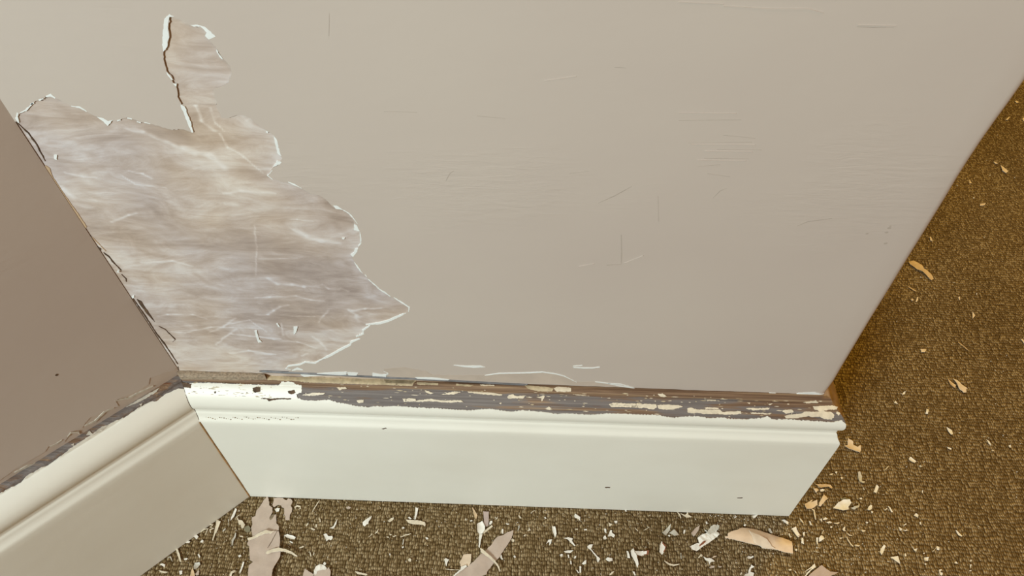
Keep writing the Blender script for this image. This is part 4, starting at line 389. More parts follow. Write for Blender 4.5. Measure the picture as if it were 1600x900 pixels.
PROF=[(21.6,0),(21.2,30),(20.8,80),(20.3,125),(20.1,135.5),(19.7,137.6),(18.9,138.8),(17.9,140.2),(17,142),(16.4,144),(15.9,145),(15.3,145.7),(15.2,147.2),(15.2,149),(15.5,150.2),(16.2,151),(17,152.6),(17.5,154.8),(17.6,157),(17.3,159.2),(16.6,161.4),(15.5,163.4),(14,165.4),(12.2,167.2),(10.2,168.9),(8.2,170.4),(6.6,171.4),(6,171.5),(5.7,172),(5.6,173),(5.2,174.1),(4.4,174.9),(3.3,175.3),(1.8,175.3),(0,175)]
X1=480.77
CAM=[1112.920299,0.879491,0.000527,-0.037532,0.260969,0.283655,0.630003]

EDGE=[(482.4, 172.8), (483.4, 188.8), (482.7, 209.0), (481.3, 265.5), (481.0, 293.4), (480.4, 319.2), (480.1, 347.5), (479.7, 376.5), (479.1, 387.9), (479.6, 413.4), (481.6, 440.2)]

# ------------------------------------------------------------------ materials
def srgb(r, g, b):
    f = lambda c: (c/255/12.92 if c/255 <= 0.04045 else ((c/255+0.055)/1.055)**2.4)
    return (f(r), f(g), f(b), 1)

class NT:
    def __init__(self, name):
        self.m = bpy.data.materials.new(name); self.m.use_nodes = True
        self.t = self.m.node_tree; self.b = self.t.nodes['Principled BSDF']; self.n = self.t.nodes
        self.tc = self.n.new('ShaderNodeTexCoord')
    def link(self, a, b): self.t.links.new(a, b)
    def vec(self, scale, rot=(0, 0, 0)):
        mp = self.n.new('ShaderNodeMapping'); mp.inputs['Scale'].default_value = scale; mp.inputs['Rotation'].default_value = rot
        self.link(self.tc.outputs['Object'], mp.inputs['Vector']); return mp.outputs['Vector']
    def noise(self, scale, detail=4, rough=0.55, dist=0.0, rot=(0, 0, 0), s=1.0):
        nz = self.n.new('ShaderNodeTexNoise'); nz.inputs['Scale'].default_value = s; nz.inputs['Detail'].default_value = detail
        nz.inputs['Roughness'].default_value = rough; nz.inputs['Distortion'].default_value = dist
        self.link(self.vec(scale, rot), nz.inputs['Vector']); return nz.outputs['Fac']
    def ramp(self, fac, stops):
        r = self.n.new('ShaderNodeValToRGB'); e = r.color_ramp.elements
        while len(e) < len(stops): e.new(0.5)
        for el, (p, c) in zip(e, stops): el.position = p; el.color = c if len(c) == 4 else (*c, 1)
        self.link(fac, r.inputs['Fac']); return r.outputs['Color']
    def mix(self, fac, a, b, mode='MIX'):
        m = self.n.new('ShaderNodeMix'); m.data_type = 'RGBA'; m.blend_type = mode
        for sock, v in ((m.inputs['Factor'], fac), (m.inputs['A'], a), (m.inputs['B'], b)):
            pass
        ins = {'f': m.inputs[0], 'a': m.inputs[6], 'b': m.inputs[7]}
        for k, v in (('f', fac), ('a', a), ('b', b)):
            if hasattr(v, 'links') or isinstance(v, bpy.types.NodeSocket): self.link(v, ins[k])
            else: ins[k].default_value = v
        return m.outputs[2]
    def math(self, op, a, b=0.0):
        m = self.n.new('ShaderNodeMath'); m.operation = op
        for i, v in enumerate((a, b)):
            if isinstance(v, bpy.types.NodeSocket): self.link(v, m.inputs[i])
            else: m.inputs[i].default_value = v
        return m.outputs[0]
    def bump(self, h, dist, strength=1.0, prev=None):
        b = self.n.new('ShaderNodeBump'); b.inputs['Strength'].default_value = strength; b.inputs['Distance'].default_value = dist
        self.link(h, b.inputs['Height'])
        if prev is not None: self.link(prev, b.inputs['Normal'])
        self.link(b.outputs['Normal'], self.b.inputs['Normal']); return b.outputs['Normal']
    def done(self, color, rough=0.5, spec=0.4):
        if isinstance(color, bpy.types.NodeSocket): self.link(color, self.b.inputs['Base Color'])
        else: self.b.inputs['Base Color'].default_value = color
        self.b.inputs['Roughness'].default_value = rough; self.b.inputs['Specular IOR Level'].default_value = spec
        return self.m

def mat_wall_paint():
    t = NT('pink_grey_wall_paint')
    n1 = t.noise((3, 3, 5), 3)
    c = t.ramp(n1, [(0.35, srgb(194, 183, 174)), (0.65, srgb(199, 189, 179))])
    mask = t.ramp(t.noise((5, 5, 7), 2, s=1.0), [(0.56, (0, 0, 0)), (0.72, (1, 1, 1))])
    wr = t.noise((45, 45, 260), 3, 0.6, 0.6)
    h = t.math('MULTIPLY', wr, mask)
    b = t.bump(h, 0.0005)
    b = t.bump(t.noise((60, 60, 120), 3), 0.00012, 1.0, b)
    return t.done(c, 0.5, 0.35)
def mat_plaster():
    t = NT('old_plaster_skim')
    big = t.noise((9, 9, 15), 4, 0.55, 1.0, (0, 0.30, 0))
    fine = t.noise((20, 20, 85), 5, 0.62, 1.6, (0, 0.16, 0))
    wisp = t.noise((30, 30, 55), 5, 0.6, 2.6, (0, -0.25, 0))
    f = t.math('ADD', t.math('ADD', t.math('MULTIPLY', big, 0.40), t.math('MULTIPLY', fine, 0.35)), t.math('MULTIPLY', wisp, 0.25))
    at = t.n.new('ShaderNodeAttribute'); at.attribute_name = 'skim'
    f = t.math('ADD', f, t.math('MULTIPLY', at.outputs['Fac'], 0.072))
    c = t.ramp(f, [(0.36, srgb(170, 156, 144)), (0.45, srgb(189, 176, 164)), (0.52, srgb(203, 193, 184)), (0.60, srgb(219, 215, 210)), (0.70, srgb(229, 229, 228))])
    tint = t.ramp(t.noise((8, 8, 9), 3), [(0.4, srgb(255, 247, 238)), (0.62, srgb(246, 246, 255))])
    c = t.mix(1.0, c, tint, 'MULTIPLY')
    b = t.bump(fine, 0.0004)
    t.bump(big, 0.0010, 1.0, b)
    return t.done(c, 0.5, 0.35)
def mat_plain(name, col, rough=0.5, var=0.06, scale=120, bump=0.0002, spec=0.4):
    t = NT(name)
    f = t.noise((scale, scale, scale), 4)
    a = tuple(x*(1-var*1.4) for x in col[:3])+(1,); b = tuple(min(1, x*(1+var)) for x in col[:3])+(1,)
    c = t.ramp(f, [(0.35, a), (0.65, b)])
    if bump: t.bump(f, bump)
    return t.done(c, rough, spec)
def mat_gloss():
    t = NT('off_white_gloss_paint')
    c = t.ramp(t.noise((6, 6, 9), 3), [(0.38, srgb(236, 235, 224)), (0.62, srgb(241, 241, 231))])
    b = t.bump(t.noise((18, 18, 120), 3, 0.5), 0.00013)
    t.bump(t.noise((90, 90, 90), 2), 0.0001, 1.0, b)
    return t.done(c, 0.42, 0.45)
def mat_wood(nm, gain, off):
    t = NT(nm)
    grain = t.noise((10, 500, 650), 5, 0.65, 0.3)
    patch = t.noise((16, 180, 260), 4, 0.6, 0.4)
    old = t.ramp(grain, [(0.35, srgb(104, 96, 93)), (0.65, srgb(132, 125, 121))])
    brown = t.ramp(grain, [(0.3, srgb(84, 60, 44)), (0.5, srgb(128, 102, 80)), (0.7, srgb(172, 146, 116))])
    geo = t.n.new('ShaderNodeSeparateXYZ'); t.link(t.tc.outputs['Object'], geo.inputs[0])
    # towards the outer corner more of the old grey coat has gone and the wood itself shows
    far = t.math('MULTIPLY', geo.outputs['X'], 0.42)
    up = t.math('MULTIPLY', t.math('MAXIMUM', t.math('SUBTRACT', geo.outputs['Z'], 0.1705), 0.0), gain)
    f = t.math('ADD', t.math('ADD', t.math('ADD', patch, far), up), off)
    m = t.ramp(f, [(0.64, (0, 0, 0)), (0.76, (1, 1, 1))])
    c = t.mix(m, old, brown)
    rust = t.ramp(t.noise((30, 260, 260), 3, 0.6), [(0.68, (0, 0, 0)), (0.76, (1, 1, 1))])
    c = t.mix(rust, c, srgb(120, 78, 54))
    t.bump(grain, 0.0007)
    return t.done(c, 0.6, 0.35)
def mat_carpet():
    t = NT('brown_loop_carpet')
    def vor(scale, rnd, feat='F1'):
        v = t.n.new('ShaderNodeTexVoronoi'); v.feature = feat; v.voronoi_dimensions = '2D'; v.inputs['Scale'].default_value = 1.0
        v.inputs['Randomness'].default_value = rnd
        return v
    wob = t.noise((45, 45, 45), 3)
    mp = t.vec((1/0.0019, 1/0.0033, 1))
    add = t.n.new('ShaderNodeVectorMath'); add.operation = 'ADD'; t.link(mp, add.inputs[0])
    cmb = t.n.new('ShaderNodeCombineXYZ'); t.link(t.math('MULTIPLY', wob, 3.0), cmb.inputs[0]); t.link(t.math('MULTIPLY', wob, 2.0), cmb.inputs[1])
    t.link(cmb.outputs[0], add.inputs[1])
    v = vor(1, 0.45); t.link(add.outputs[0], v.inputs['Vector'])
    d = v.outputs['Distance']; cellc = v.outputs['Color']
    sep = t.n.new('ShaderNodeSeparateColor'); t.link(cellc, sep.inputs[0])
    loop = t.ramp(d, [(0.10, (1, 1, 1)), (0.72, (0, 0, 0))])
    base = t.ramp(sep.outputs[0], [(0.0, srgb(130, 109, 75)), (0.55, srgb(162, 139, 102)), (1.0, srgb(204, 183, 146))])
    deep = srgb(79, 60, 31)
    c = t.mix(loop, deep, base)
    fib = t.noise((700, 700, 700), 3, 0.7)
    c = t.mix(0.5, c, t.ramp(fib, [(0.35, (0.55, 0.55, 0.55)), (0.65, (1.35, 1.35, 1.35))]), 'MULTIPLY')
    cloud = t.ramp(t.noise((6, 6, 6), 3), [(0.35, (0.86, 0.84, 0.80)), (0.65, (1.06, 1.05, 1.03))])
    c = t.mix(1.0, c, cloud, 'MULTIPLY')
    b = t.bump(loop, 0.0012)
    t.bump(fib, 0.0006, 1.0, b)
    return t.done(c, 0.95, 0.1)

M = {
 'wall': mat_wall_paint(), 'plaster': mat_plaster(), 'gloss': mat_gloss(), 'wood': mat_wood('bare_weathered_wood', 90.0, 0.0), 'woodl': mat_wood('bare_greyed_wood', 18.0, 0.10), 'carpet': mat_carpet(),
 'torn': mat_plain('white_undercoat', srgb(236, 241, 240), 0.5, 0.03),
 'smear': mat_plain('pale_plaster_smear', srgb(212, 206, 199), 0.55, 0.07, 60),
 'lift': mat_plain('older_wall_paint', srgb(196, 183, 170), 0.5, 0.05, 60),
 'lip': mat_plain('old_grey_paint', srgb(120, 120, 122), 0.35, 0.25, 90, 0.0004),
 'tancoat': mat_plain('old_tan_undercoat', srgb(196, 180, 148), 0.55, 0.16, 220, 0.0004),
 'ledge': mat_plain('grey_brown_raw_edge', srgb(160, 144, 124), 0.75, 0.22, 520, 0.0006),
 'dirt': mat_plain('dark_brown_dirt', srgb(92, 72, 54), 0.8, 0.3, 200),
 'grime': mat_plain('grey_brown_grime', srgb(140, 124, 100), 0.8, 0.3, 300),
 'tanfill': mat_plain('tan_filler', srgb(196, 170, 138), 0.6, 0.10, 60),
 'scratch': mat_plain('scuffed_paint', srgb(178, 167, 156), 0.6, 0.08),
 'caulk': mat_plain('aged_brown_caulk', srgb(160, 124, 80), 0.6, 0.25, 90),
 'primer': mat_plain('pink_brown_primer', srgb(150, 124, 106), 0.55, 0.16, 150, 0.0003),
 'cream': mat_plain('cream_paint_film', srgb(228, 216, 192), 0.5, 0.08, 260),
 'white': mat_plain('white_paint_film', srgb(242, 238, 228), 0.45, 0.05, 260),
 'pink': mat_plain('pink_grey_paint_film', srgb(198, 180, 165), 0.5, 0.04, 200),
 'pinkd': mat_plain('dusky_pink_paint_film', srgb(190, 172, 164), 0.5, 0.04, 200),
 'pale': mat_plain('pale_pink_paint_film', srgb(228, 208, 182), 0.5, 0.05, 200),
 'grey': mat_plain('grey_white_paint_film', srgb(200, 195, 182), 0.45, 0.10, 300),
 'tan': mat_plain('tan_paint_film', srgb(212, 184, 146), 0.5, 0.10, 260),
 'green': mat_plain('grey_green_paint_film', srgb(136, 130, 106), 0.6, 0.08, 260),
 'rustred': mat_plain('rusty_brown_backing', srgb(138, 84, 56), 0.65, 0.25, 400),
 'peach': mat_plain('peach_paint_film', srgb(226, 198, 166), 0.5, 0.05, 140),
}
M['primerw'] = M['primer']

# ------------------------------------------------------------------ mesh helpers
def add_obj(name, verts, faces, mats, fmat=None, smooth=None, parent=None):
    me = bpy.data.meshes.new(name); me.from_pydata([tuple(v) for v in verts], [], faces)
    for m in mats: me.materials.append(m)
    if fmat: me.polygons.foreach_set('material_index', fmat)
    if smooth is not None: me.polygons.foreach_set('use_smooth', smooth)
    me.update()
    o = bpy.data.objects.new(name, me); COL.objects.link(o)
    if parent: o.parent = parent
    return o

def wobble(poly, step, amp, seed=0.0, closed=True):
    """split long edges and shake them a little, as torn paint is never straight"""
    out = []; n = len(poly)
    for i in range(n if closed else n-1):
        a = Vector(poly[i][:2]); b = Vector(poly[(i+1) % n][:2]); L = (b-a).length
        k = max(1, int(L/step)); d = (b-a); nn = Vector((-d.y, d.x)); nn = nn.normalized() if nn.length > 0 else nn
        for j in range(k):
            p = a+d*(j/k)
            if j: p = p+nn*amp*(noise.noise((p.x*0.9+seed, p.y*0.9, seed))*1.6)
            out.append((p.x, p.y))
    if not closed: out.append(tuple(poly[-1][:2]))
    return out

def inside(p, poly):
    x, y = p; c = False; j = len(poly)-1
    for i in range(len(poly)):
        xi, yi = poly[i]; xj, yj = poly[j]
        if (yi > y) != (yj > y) and x < (xj-xi)*(y-yi)/(yj-yi)+xi: c = not c
        j = i
    return c

class Sheet:
    """collects flat outlines, each lifted onto a surface by f(u, v, h) as a thin layer with real edges"""
    def __init__(self): self.v = []; self.f = []; self.m = []; self.s = []
    def add(self, poly, f, top, bottom=0.0, mi=0, me=None, grid=(), back=False):
        me = mi if me is None else me
        pts = [Vector(p) for p in poly]+[Vector(g) for g in grid]
        res = delaunay_2d_cdt(pts, [], [list(range(len(poly)))], 1, 1e-4)
        vs, fs = res[0], res[2]
        if not fs: return
        area = sum((vs[a].x*vs[b].y-vs[b].x*vs[a].y) for t in fs for a, b in zip(t, list(t[1:])+[t[0]]))
        hf = top if callable(top) else (lambda u, v: top)
        hb = bottom if callable(bottom) else (lambda u, v: bottom)
        o = len(self.v)
        T = [Vector(f(p.x, p.y, hf(p.x, p.y))) for p in vs]; B = [Vector(f(p.x, p.y, hb(p.x, p.y))) for p in vs]
        # turn the faces so that they look away from the surface
        t0 = fs[0]; nn = (T[t0[1]]-T[t0[0]]).cross(T[t0[2]]-T[t0[0]])
        up = sum(((T[i]-B[i]) for i in t0), Vector())
        flip = nn.dot(up) < 0
        used = {}
        for t in fs:
            t = list(t)
            for a, b in zip(t, t[1:]+[t[0]]): used[(a, b)] = used.get((a, b), 0)+1
        self.v += T
        for t in fs:
            t = [o+i for i in t]; self.f.append(t[::-1] if flip else t); self.m.append(mi); self.s.append(True)
        edges = [(a, b) for (a, b) in used if (b, a) not in used]
        for a, b in edges:
            k = len(self.v); self.v += [T[a], T[b], B[b], B[a]]
            q = [k+3, k+2, k+1, k]; self.f.append(q[::-1] if flip else q); self.m.append(me); self.s.append(False)
        if back:
            k = len(self.v); self.v += B
            for t in fs:
                t = [k+i for i in t]; self.f.append(t if flip else t[::-1]); self.m.append(me); self.s.append(True)
    def build(self, name, mats, parent=None):
        return add_obj(name, self.v, self.f, mats, self.m, self.s, parent)

def struct(o, label=None):
    o['kind'] = 'structure'
    if label: o['label'] = label
    return o
def tag(o, label, cat, group=None):
    o['label'] = label; o['category'] = cat
    if group: o['group'] = group
    return o

def box(name, x0, x1, y0, y1, z0, z1, mat, parent=None):
    v = [(x, y, z) for x in (x0, x1) for y in (y0, y1) for z in (z0, z1)]
    f = [(0, 1, 3, 2), (4, 6, 7, 5), (0, 4, 5, 1), (2, 3, 7, 6), (0, 2, 6, 4), (1, 5, 7, 3)]
    return add_obj(name, v, f, [mat], parent=parent)

# ------------------------------------------------------------------ the setting
HC = math.sqrt(0.5)
TOP = 2400.0
fl = struct(add_obj('floor', [(-1.6, -2.2, 0), (2.6, -2.2, 0), (2.6, 2.2, 0), (-1.6, 2.2, 0)], [(0, 1, 2, 3)], [M['carpet']]), 'brown loop carpet floor')

# back wall: plaster body, its paint film with the torn patch, the torn white edge
def XE(z):                        # the outer corner is not quite straight
    pts = EDGE
    if z <= pts[0][1]: return pts[0][0]
    for (a, za), (b, zb) in zip(pts, pts[1:]):
        if z <= zb: return a+(b-a)*(z-za)/(zb-za)
    return pts[-1][0]
RB = 5.0
def on_wall(u, z, h):
    xe = XE(z)-X1
    if u <= X1-RB: return ((u+xe*max(0, (u-X1+60)/60))*MM, -h*MM, z*MM)
    a = min((u-(X1-RB))/RB, math.pi/2)
    r = RB+h
    extra = max(0.0, u-(X1-RB)-RB*math.pi/2)
    return ((X1-RB+xe+r*math.sin(a))*MM, (RB-r*math.cos(a)+extra)*MM, z*MM)
wall_back = struct(box('wall_back', -0.06, X1*MM-0.004, 0.0003, 0.12, 0, TOP*MM, M['plaster']), 'pinkish grey painted wall with a large peeled patch')
COAT = 0.6
bot = []
u = X1-RB+RB*math.pi/2+30
def ZB(u):
    for (a, za), (b, zb) in zip(BOT, BOT[1:]):
        if u <= b: return za+(zb-za)*(max(u, a)-a)/(b-a)
    return BOT[-1][1]
while u > 84:
    bot.append((u, ZB(u)+0.8+0.4*noise.noise((u*0.12, 3.0, 0)))); u -= 3.0
hole = wobble(HOLE, 1.1, 0.45, 2.0, closed=False)
outline = [(0.0, hole[0][1]), (0.0, TOP), (X1-RB, TOP), (X1-RB+RB*math.pi/2+30, TOP)] + bot + hole[::-1]
grid = []
for k in range(7): 
    for z in range(180, 900, 12): grid.append((X1-RB+RB*math.pi/2*k/6, z+0.37))
for z in range(180, 900, 30):
    for x in (430, 450, 465): grid.append((x+.2, z+0.21))
s = Sheet(); s.add(outline, on_wall, COAT, 0.0, 0, 1, grid)
s.build('paint_coat', [M['wall'], M['lift']], wall_back)
s = Sheet()
for i, p in enumerate(TORN): s.add(wobble(p, 0.9, 0.25, i*1.7), on_wall, COAT+0.05, -0.0)
s.build('torn_white_edge', [M['torn']], wall_back)['label'] = 'white torn edge of the paint around the bare patch'
s = Sheet()
for i, p in enumerate(FLECK): s.add(wobble(p, 0.9, 0.2, i*2.1), on_wall, 0.6, -0.2)
s.build('paint_fleck', [M['torn']], wall_back)['label'] = 'white paint flecks left on the bare patch'
# the bare patch itself: a skim with its own pale trowel smears and darker clouds
def skim(x, z):
    a = 0.0
    for (cx, cz), (ux, uz), (vx, vz), am in BLOB:
        dx, dz = x-cx, z-cz; det = ux*vz-uz*vx
        p = (dx*vz-dz*vx)/det; q = (ux*dz-uz*dx)/det; r2 = p*p+q*q
        if r2 < 5: a += am*math.exp(-r2)
    for pts, w in SMEARL:
        w = max(w, 0.5)
        for (x0, z0), (x1, z1) in zip(pts, pts[1:]):
            if x < min(x0, x1)-3*w or x > max(x0, x1)+3*w or z < min(z0, z1)-3*w or z > max(z0, z1)+3*w: continue
            L2 = (x1-x0)**2+(z1-z0)**2; k = max(0, min(1, ((x-x0)*(x1-x0)+(z-z0)*(z1-z0))/L2))
            d = math.hypot(x-x0-k*(x1-x0), z-z0-k*(z1-z0)); a += 2.1*math.exp(-(d/(w*0.75))**2)*(0.7+0.5*noise.noise((x*.2, z*.2, 0)))
    return a
NXP, NZP = 250, 330
vv = []; ff = []; at = []
for i in range(NXP+1):
    for j in range(NZP+1):
        x = 200.0*i/NXP; z = 170+250.0*j/NZP
        a = skim(x+0.8*noise.noise((x*.15, z*.15, 3)), z+0.8*noise.noise((x*.15, z*.15, 9))); at.append(a)
        vv.append((x*MM, -0.05*MM*(1+a), z*MM))
for i in range(NXP):
    for j in range(NZP): k = i*(NZP+1)+j; ff.append((k, k+NZP+1, k+NZP+2, k+1))
o = add_obj('bare_patch', vv, ff, [M['plaster']], smooth=[True]*len(ff), parent=wall_back)
o['label'] = 'bare mottled plaster where the paint has peeled away'
ca = o.data.attributes.new('skim', 'FLOAT', 'POINT'); ca.data.foreach_set('value', at)
s = Sheet()
for i, p in enumerate(SCR): s.add(p, on_wall, COAT+0.06, COAT-0.3, 0)
for i, (x, z, r) in enumerate(SPECK):
    s.add([(x+r*math.cos(a)*(1+.3*noise.noise((a, x, z))), z+0.7*r*math.sin(a)) for a in [k*0.7 for k in range(9)]], on_wall, COAT+0.08, COAT-0.3, 0)
s.build('wall_scratch', [M['scratch']], wall_back)
s = Sheet()
for p in RID: s.add(p, on_wall, COAT+0.35, COAT-0.3, 0)
s.build('paint_ridge', [M['wall']], wall_back)
s = Sheet()
lz = [(q[0], ZB(q[0])+1.0) for q in (LIFT[-1], LIFT[0])]
s.add(wobble(LIFT+lz, 2.0, 0.3, 5.0), on_wall, COAT+0.12, COAT-0.4, 0)
s.build('lifted_paint_strip', [M['lift']], wall_back)
s = Sheet()
for i, p in enumerate(LIFTLINE+LENS+LIPW): s.add(wobble(p, 1.2, 0.15, i*0.7), on_wall, COAT+0.4, COAT-0.3, 0)
s.build('lifted_paint_edge', [M['torn']], wall_back)
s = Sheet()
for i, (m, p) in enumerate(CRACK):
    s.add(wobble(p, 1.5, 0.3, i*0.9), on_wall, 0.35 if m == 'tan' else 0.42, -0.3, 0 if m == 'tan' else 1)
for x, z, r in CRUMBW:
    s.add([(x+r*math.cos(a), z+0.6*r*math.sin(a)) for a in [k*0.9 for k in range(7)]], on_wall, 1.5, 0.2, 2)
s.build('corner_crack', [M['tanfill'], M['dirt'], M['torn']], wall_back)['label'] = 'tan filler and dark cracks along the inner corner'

# the grey lip under the paint film, a rounded bead of old paint
def bead(name, x0, x1, z, y, r, mat, parent, step=3.0):
    v = []; f = []; n = 10; k = 0; x = x0
    xs = []
    while x < x1: xs.append(x); x += step
    xs.append(x1)
    for i, x in enumerate(xs):
        rr = r*(0.25 if i in (0, len(xs)-1) else 1.0)*(1+0.25*noise.noise((x*0.08, 1.0, 0)))
        zz = ZB(x)-0.3+0.3*noise.noise((x*0.05, 7.0, 0))
        for j in range(n):
            a = 2*math.pi*j/n; v.append((x*MM, (y+rr*math.cos(a))*MM, (zz+rr*math.sin(a))*MM))
    for i in range(len(xs)-1):
        for j in range(n): f.append((i*n+j, i*n+(j+1) % n, (i+1)*n+(j+1) % n, (i+1)*n+j))
    f.append(tuple(range(n))); f.append(tuple((len(xs)-1)*n+j for j in range(n))[::-1])
    return add_obj(name, v, f, [mat], smooth=[True]*len(f), parent=parent)
bead('paint_lip', 62, 262, None, -0.5, 1.0, M['lip'], wall_back)

# left wall, running forty-five degrees towards the camera from the inner corner
DL = Vector((-HC, -HC, 0)); NL = Vector((HC, -HC, 0))
def on_left(a, z, h): return (DL*a + NL*h)*MM + Vector((0, 0, z*MM))
def slab(name, a0, a1, h0, h1, z0, z1, mat):
    v = [on_left(a, z, h) for a in (a0, a1) for h in (h0, h1) for z in (z0, z1)]
    f = [(0, 1, 3, 2), (4, 6, 7, 5), (0, 4, 5, 1), (2, 3, 7, 6), (0, 2, 6, 4), (1, 5, 7, 3)]
    return add_obj(name, [tuple(q) for q in v], [g[::-1] for g in f], [mat])
wall_left = struct(slab('wall_left', -40, 1900, -120, -0.3, 0, TOP, M['plaster']), 'plain pinkish grey painted wall on the left')
lw = sorted(LWEDGE, key=lambda q: -q[0])
lo = [(0.2, TOP), (1900, TOP), (1900, 181), (lw[0][0]+40, 181)]+wobble(lw, 2, 0.4, 9.0, closed=False)+[(0.2, lw[-1][1])]
s = Sheet(); s.add(lo, on_left, COAT, 0.0, 0, 0); s.build('paint_coat', [M['wall']], wall_left)
s = Sheet(); s.add([(0.5, 174), (1900, 174), (1900, 184), (lw[0][0]+40, 184)]+[(q[0], q[1]+2.5) for q in lw], on_left, 0.3, -0.2)
s.build('lifted_paint_strip', [M['lift']], wall_left)
s = Sheet()
for i, p in enumerate(LWLINE): s.add(wobble(p, 1.5, 0.3, i), on_left, COAT+0.35, 0.0)
for x, z, r in LSPECK: s.add([(x+r*math.cos(k), z+r*math.sin(k)) for k in range(6)], on_left, COAT+0.1, 0, 1)
s.build('lifted_paint_edge', [M['grey'], M['dirt']], wall_left)

# return wall behind the outer corner
wall_right = struct(box('wall_right', X1*MM-0.10, X1*MM+0.0006, 0.03, 2.0, 0, TOP*MM, M['wall']), 'painted return wall behind the outer corner')

# ------------------------------------------------------------------ skirting
SL = [0.0]
for a, b in zip(PROF, PROF[1:]): SL.append(SL[-1]+math.dist(a, b))
def prof(sv):
    sv = min(max(sv, 0.0), SL[-1])
    for i in range(len(SL)-1):
        if sv <= SL[i+1]:
            k = (sv-SL[i])/(SL[i+1]-SL[i]); (t0, z0), (t1, z1) = PROF[i], PROF[i+1]
            t, z = t0+(t1-t0)*k, z0+(z1-z0)*k
            def nrm(j):
                j = max(0, min(j, len(PROF)-2)); d = (PROF[j+1][0]-PROF[j][0], PROF[j+1][1]-PROF[j][1]); L = math.hypot(*d)
                return (d[1]/L, -d[0]/L)
            n0 = nrm(i-1 if k < .5 else i); n1 = nrm(i if k < .5 else i+1); w = (k+.5) if k < .5 else (k-.5)
            n = (n0[0]*(1-w)+n1[0]*w, n0[1]*(1-w)+n1[1]*w); L = math.hypot(*n) or 1
            return t, z, n[0]/L, n[1]/L
    return PROF[-1][0], PROF[-1][1], 0.0, 1.0
K = math.tan(math.pi/8)
def on_back(x, sv, h):
    t, z, nt, nz = prof(sv); return (x*MM, -(t+nt*h)*MM, (z+nz*h)*MM)
def on_lskirt(a, sv, h):
    t, z, nt, nz = prof(sv); return (DL*a + NL*(t+nt*h))*MM + Vector((0, 0, (z+nz*h)*MM))
def on_right(y, sv, h):
    t, z, nt, nz = prof(sv); return ((X1+t+nt*h)*MM, y*MM, (z+nz*h)*MM)
def extrude_profile(name, f, start, end, mat, n=60):
    """start/end give the ends of the board for every point of its section, so the mitres close"""
    P = [(0.0, 0.0)]+[tuple(p) for p in PROF]
    v = []; fc = []; m = len(P)
    for i in range(n+1):
        for t, z in P:
            a, b = start(t), end(t); v.append(tuple(f(a+(b-a)*i/n, t, z)))
    for i in range(n):
        for j in range(m-1): fc.append((i*m+j, i*m+j+1, (i+1)*m+j+1, (i+1)*m+j))
        fc.append((i*m+m-1, i*m, (i+1)*m, (i+1)*m+m-1))
    fc.append(tuple(range(m))[::-1]); fc.append(tuple(n*m+j for j in range(m)))
    return v, fc
def board(name, f, start, end, mat, flip, label, n=60):
    v, fc = extrude_profile(name, f, start, end, mat, n)
    if flip: fc = [g[::-1] for g in fc]
    o = add_obj(name, v, fc, [mat]); return struct(o, label)
IN = 0.45                                    # bare wood sits this far under the paint film
base_back = board('baseboard_back', lambda x, t, z: (x*MM, -t*MM, z*MM), lambda t: K*t+0.15, lambda t: X1+t, M['wood'], False, 'moulded white skirting board with paint stripped from its top')
base_left = board('baseboard_left', lambda a, t, z: (DL*a+NL*t)*MM+Vector((0, 0, z*MM)), lambda t: K*t+0.15, lambda t: 1900.0, M['woodl'], True, 'cream painted skirting board on the left wall')
base_right = board('baseboard_right', lambda y, t, z: ((X1+t)*MM, y*MM, z*MM), lambda t: -t, lambda t: 2000.0, M['primer'], False, 'return skirting board behind the outer corner')

def rows(x0, x1, dx, s0, s1):
    g = []; ss = [q for q in SL if s0 < q < s1]
    ex = []
    for a, b in zip(ss, ss[1:]): ex += [a]+([(a+b)/2] if b-a > 1.2 else [])
    ex += ss[-1:]
    x = x0
    while x < x1:
        g += [(x, q+0.013) for q in ex]; x += dx
    return g
PT = 0.5
def prows(p):
    x0 = min(q[0] for q in p); x1 = max(q[0] for q in p); s0 = min(q[1] for q in p); s1 = max(q[1] for q in p)
    return [q for q in rows(x0+0.3, x1, 1.5, s0, s1) if inside(q, p)]
pb = wobble(PB, 0.7, 0.6, 4.0, closed=False)
pb = [q for q in pb if K*prof(q[1])[0]+0.3 < q[0] < X1+prof(q[1])[0]-0.2]
sr = [q for q in SL if 1.2 < q < pb[-1][1]-0.5]; sl_ = [q for q in SL if 1.2 < q < pb[0][1]-0.5]
poly = pb+[(X1+prof(q)[0], q) for q in reversed(sr)]+[(X1+prof(1.2)[0], 1.2), (K*prof(1.2)[0]+.2, 1.2)]+[(K*prof(q)[0]+.2, q) for q in sl_]
g = [q for q in rows(4, X1+22, 4.0, 1.2, 181) if inside(q, poly)]
s = Sheet(); s.add(poly, on_back, PT, 0.0, 0, 0, g); s.build('gloss_paint', [M['gloss']], base_back)
s = Sheet()
for i, p in enumerate(ISL): s.add(wobble(p, 0.8, 0.35, i*3.1), on_back, 0.5, -0.3, 0, 0, prows(p))
rf = random.Random(21)
for k in range(150):                          # small flecks that clung to the grain
    x = 75+405*rf.random()**0.8; q = 166+15.5*rf.random(); L = 0.5+2.2*rf.random()**2; w = 0.16+0.3*rf.random()
    p = [(x-L, q), (x-L*0.3, q+w*(0.6+0.6*rf.random())), (x+L*0.5, q+w*(0.4+0.7*rf.random())), (x+L, q+0.2*w), (x+L*0.2, q-w*(0.4+0.7*rf.random()))]
    s.add(p, on_back, 0.22, -0.3, rf.choice((0, 0, 1)))
s.build('paint_remnant', [M['cream'], M['tancoat']], base_back)['label'] = 'ragged cream paint remnants on the stripped wood'
s = Sheet()
for i, p in enumerate(TAN): s.add(wobble(p, 1.0, 0.25, i*2.3), on_back, 0.35, -0.3, 0, 0, prows(p))
s.build('undercoat_remnant', [M['tancoat']], base_back)['label'] = 'tan undercoat left along the top edge'
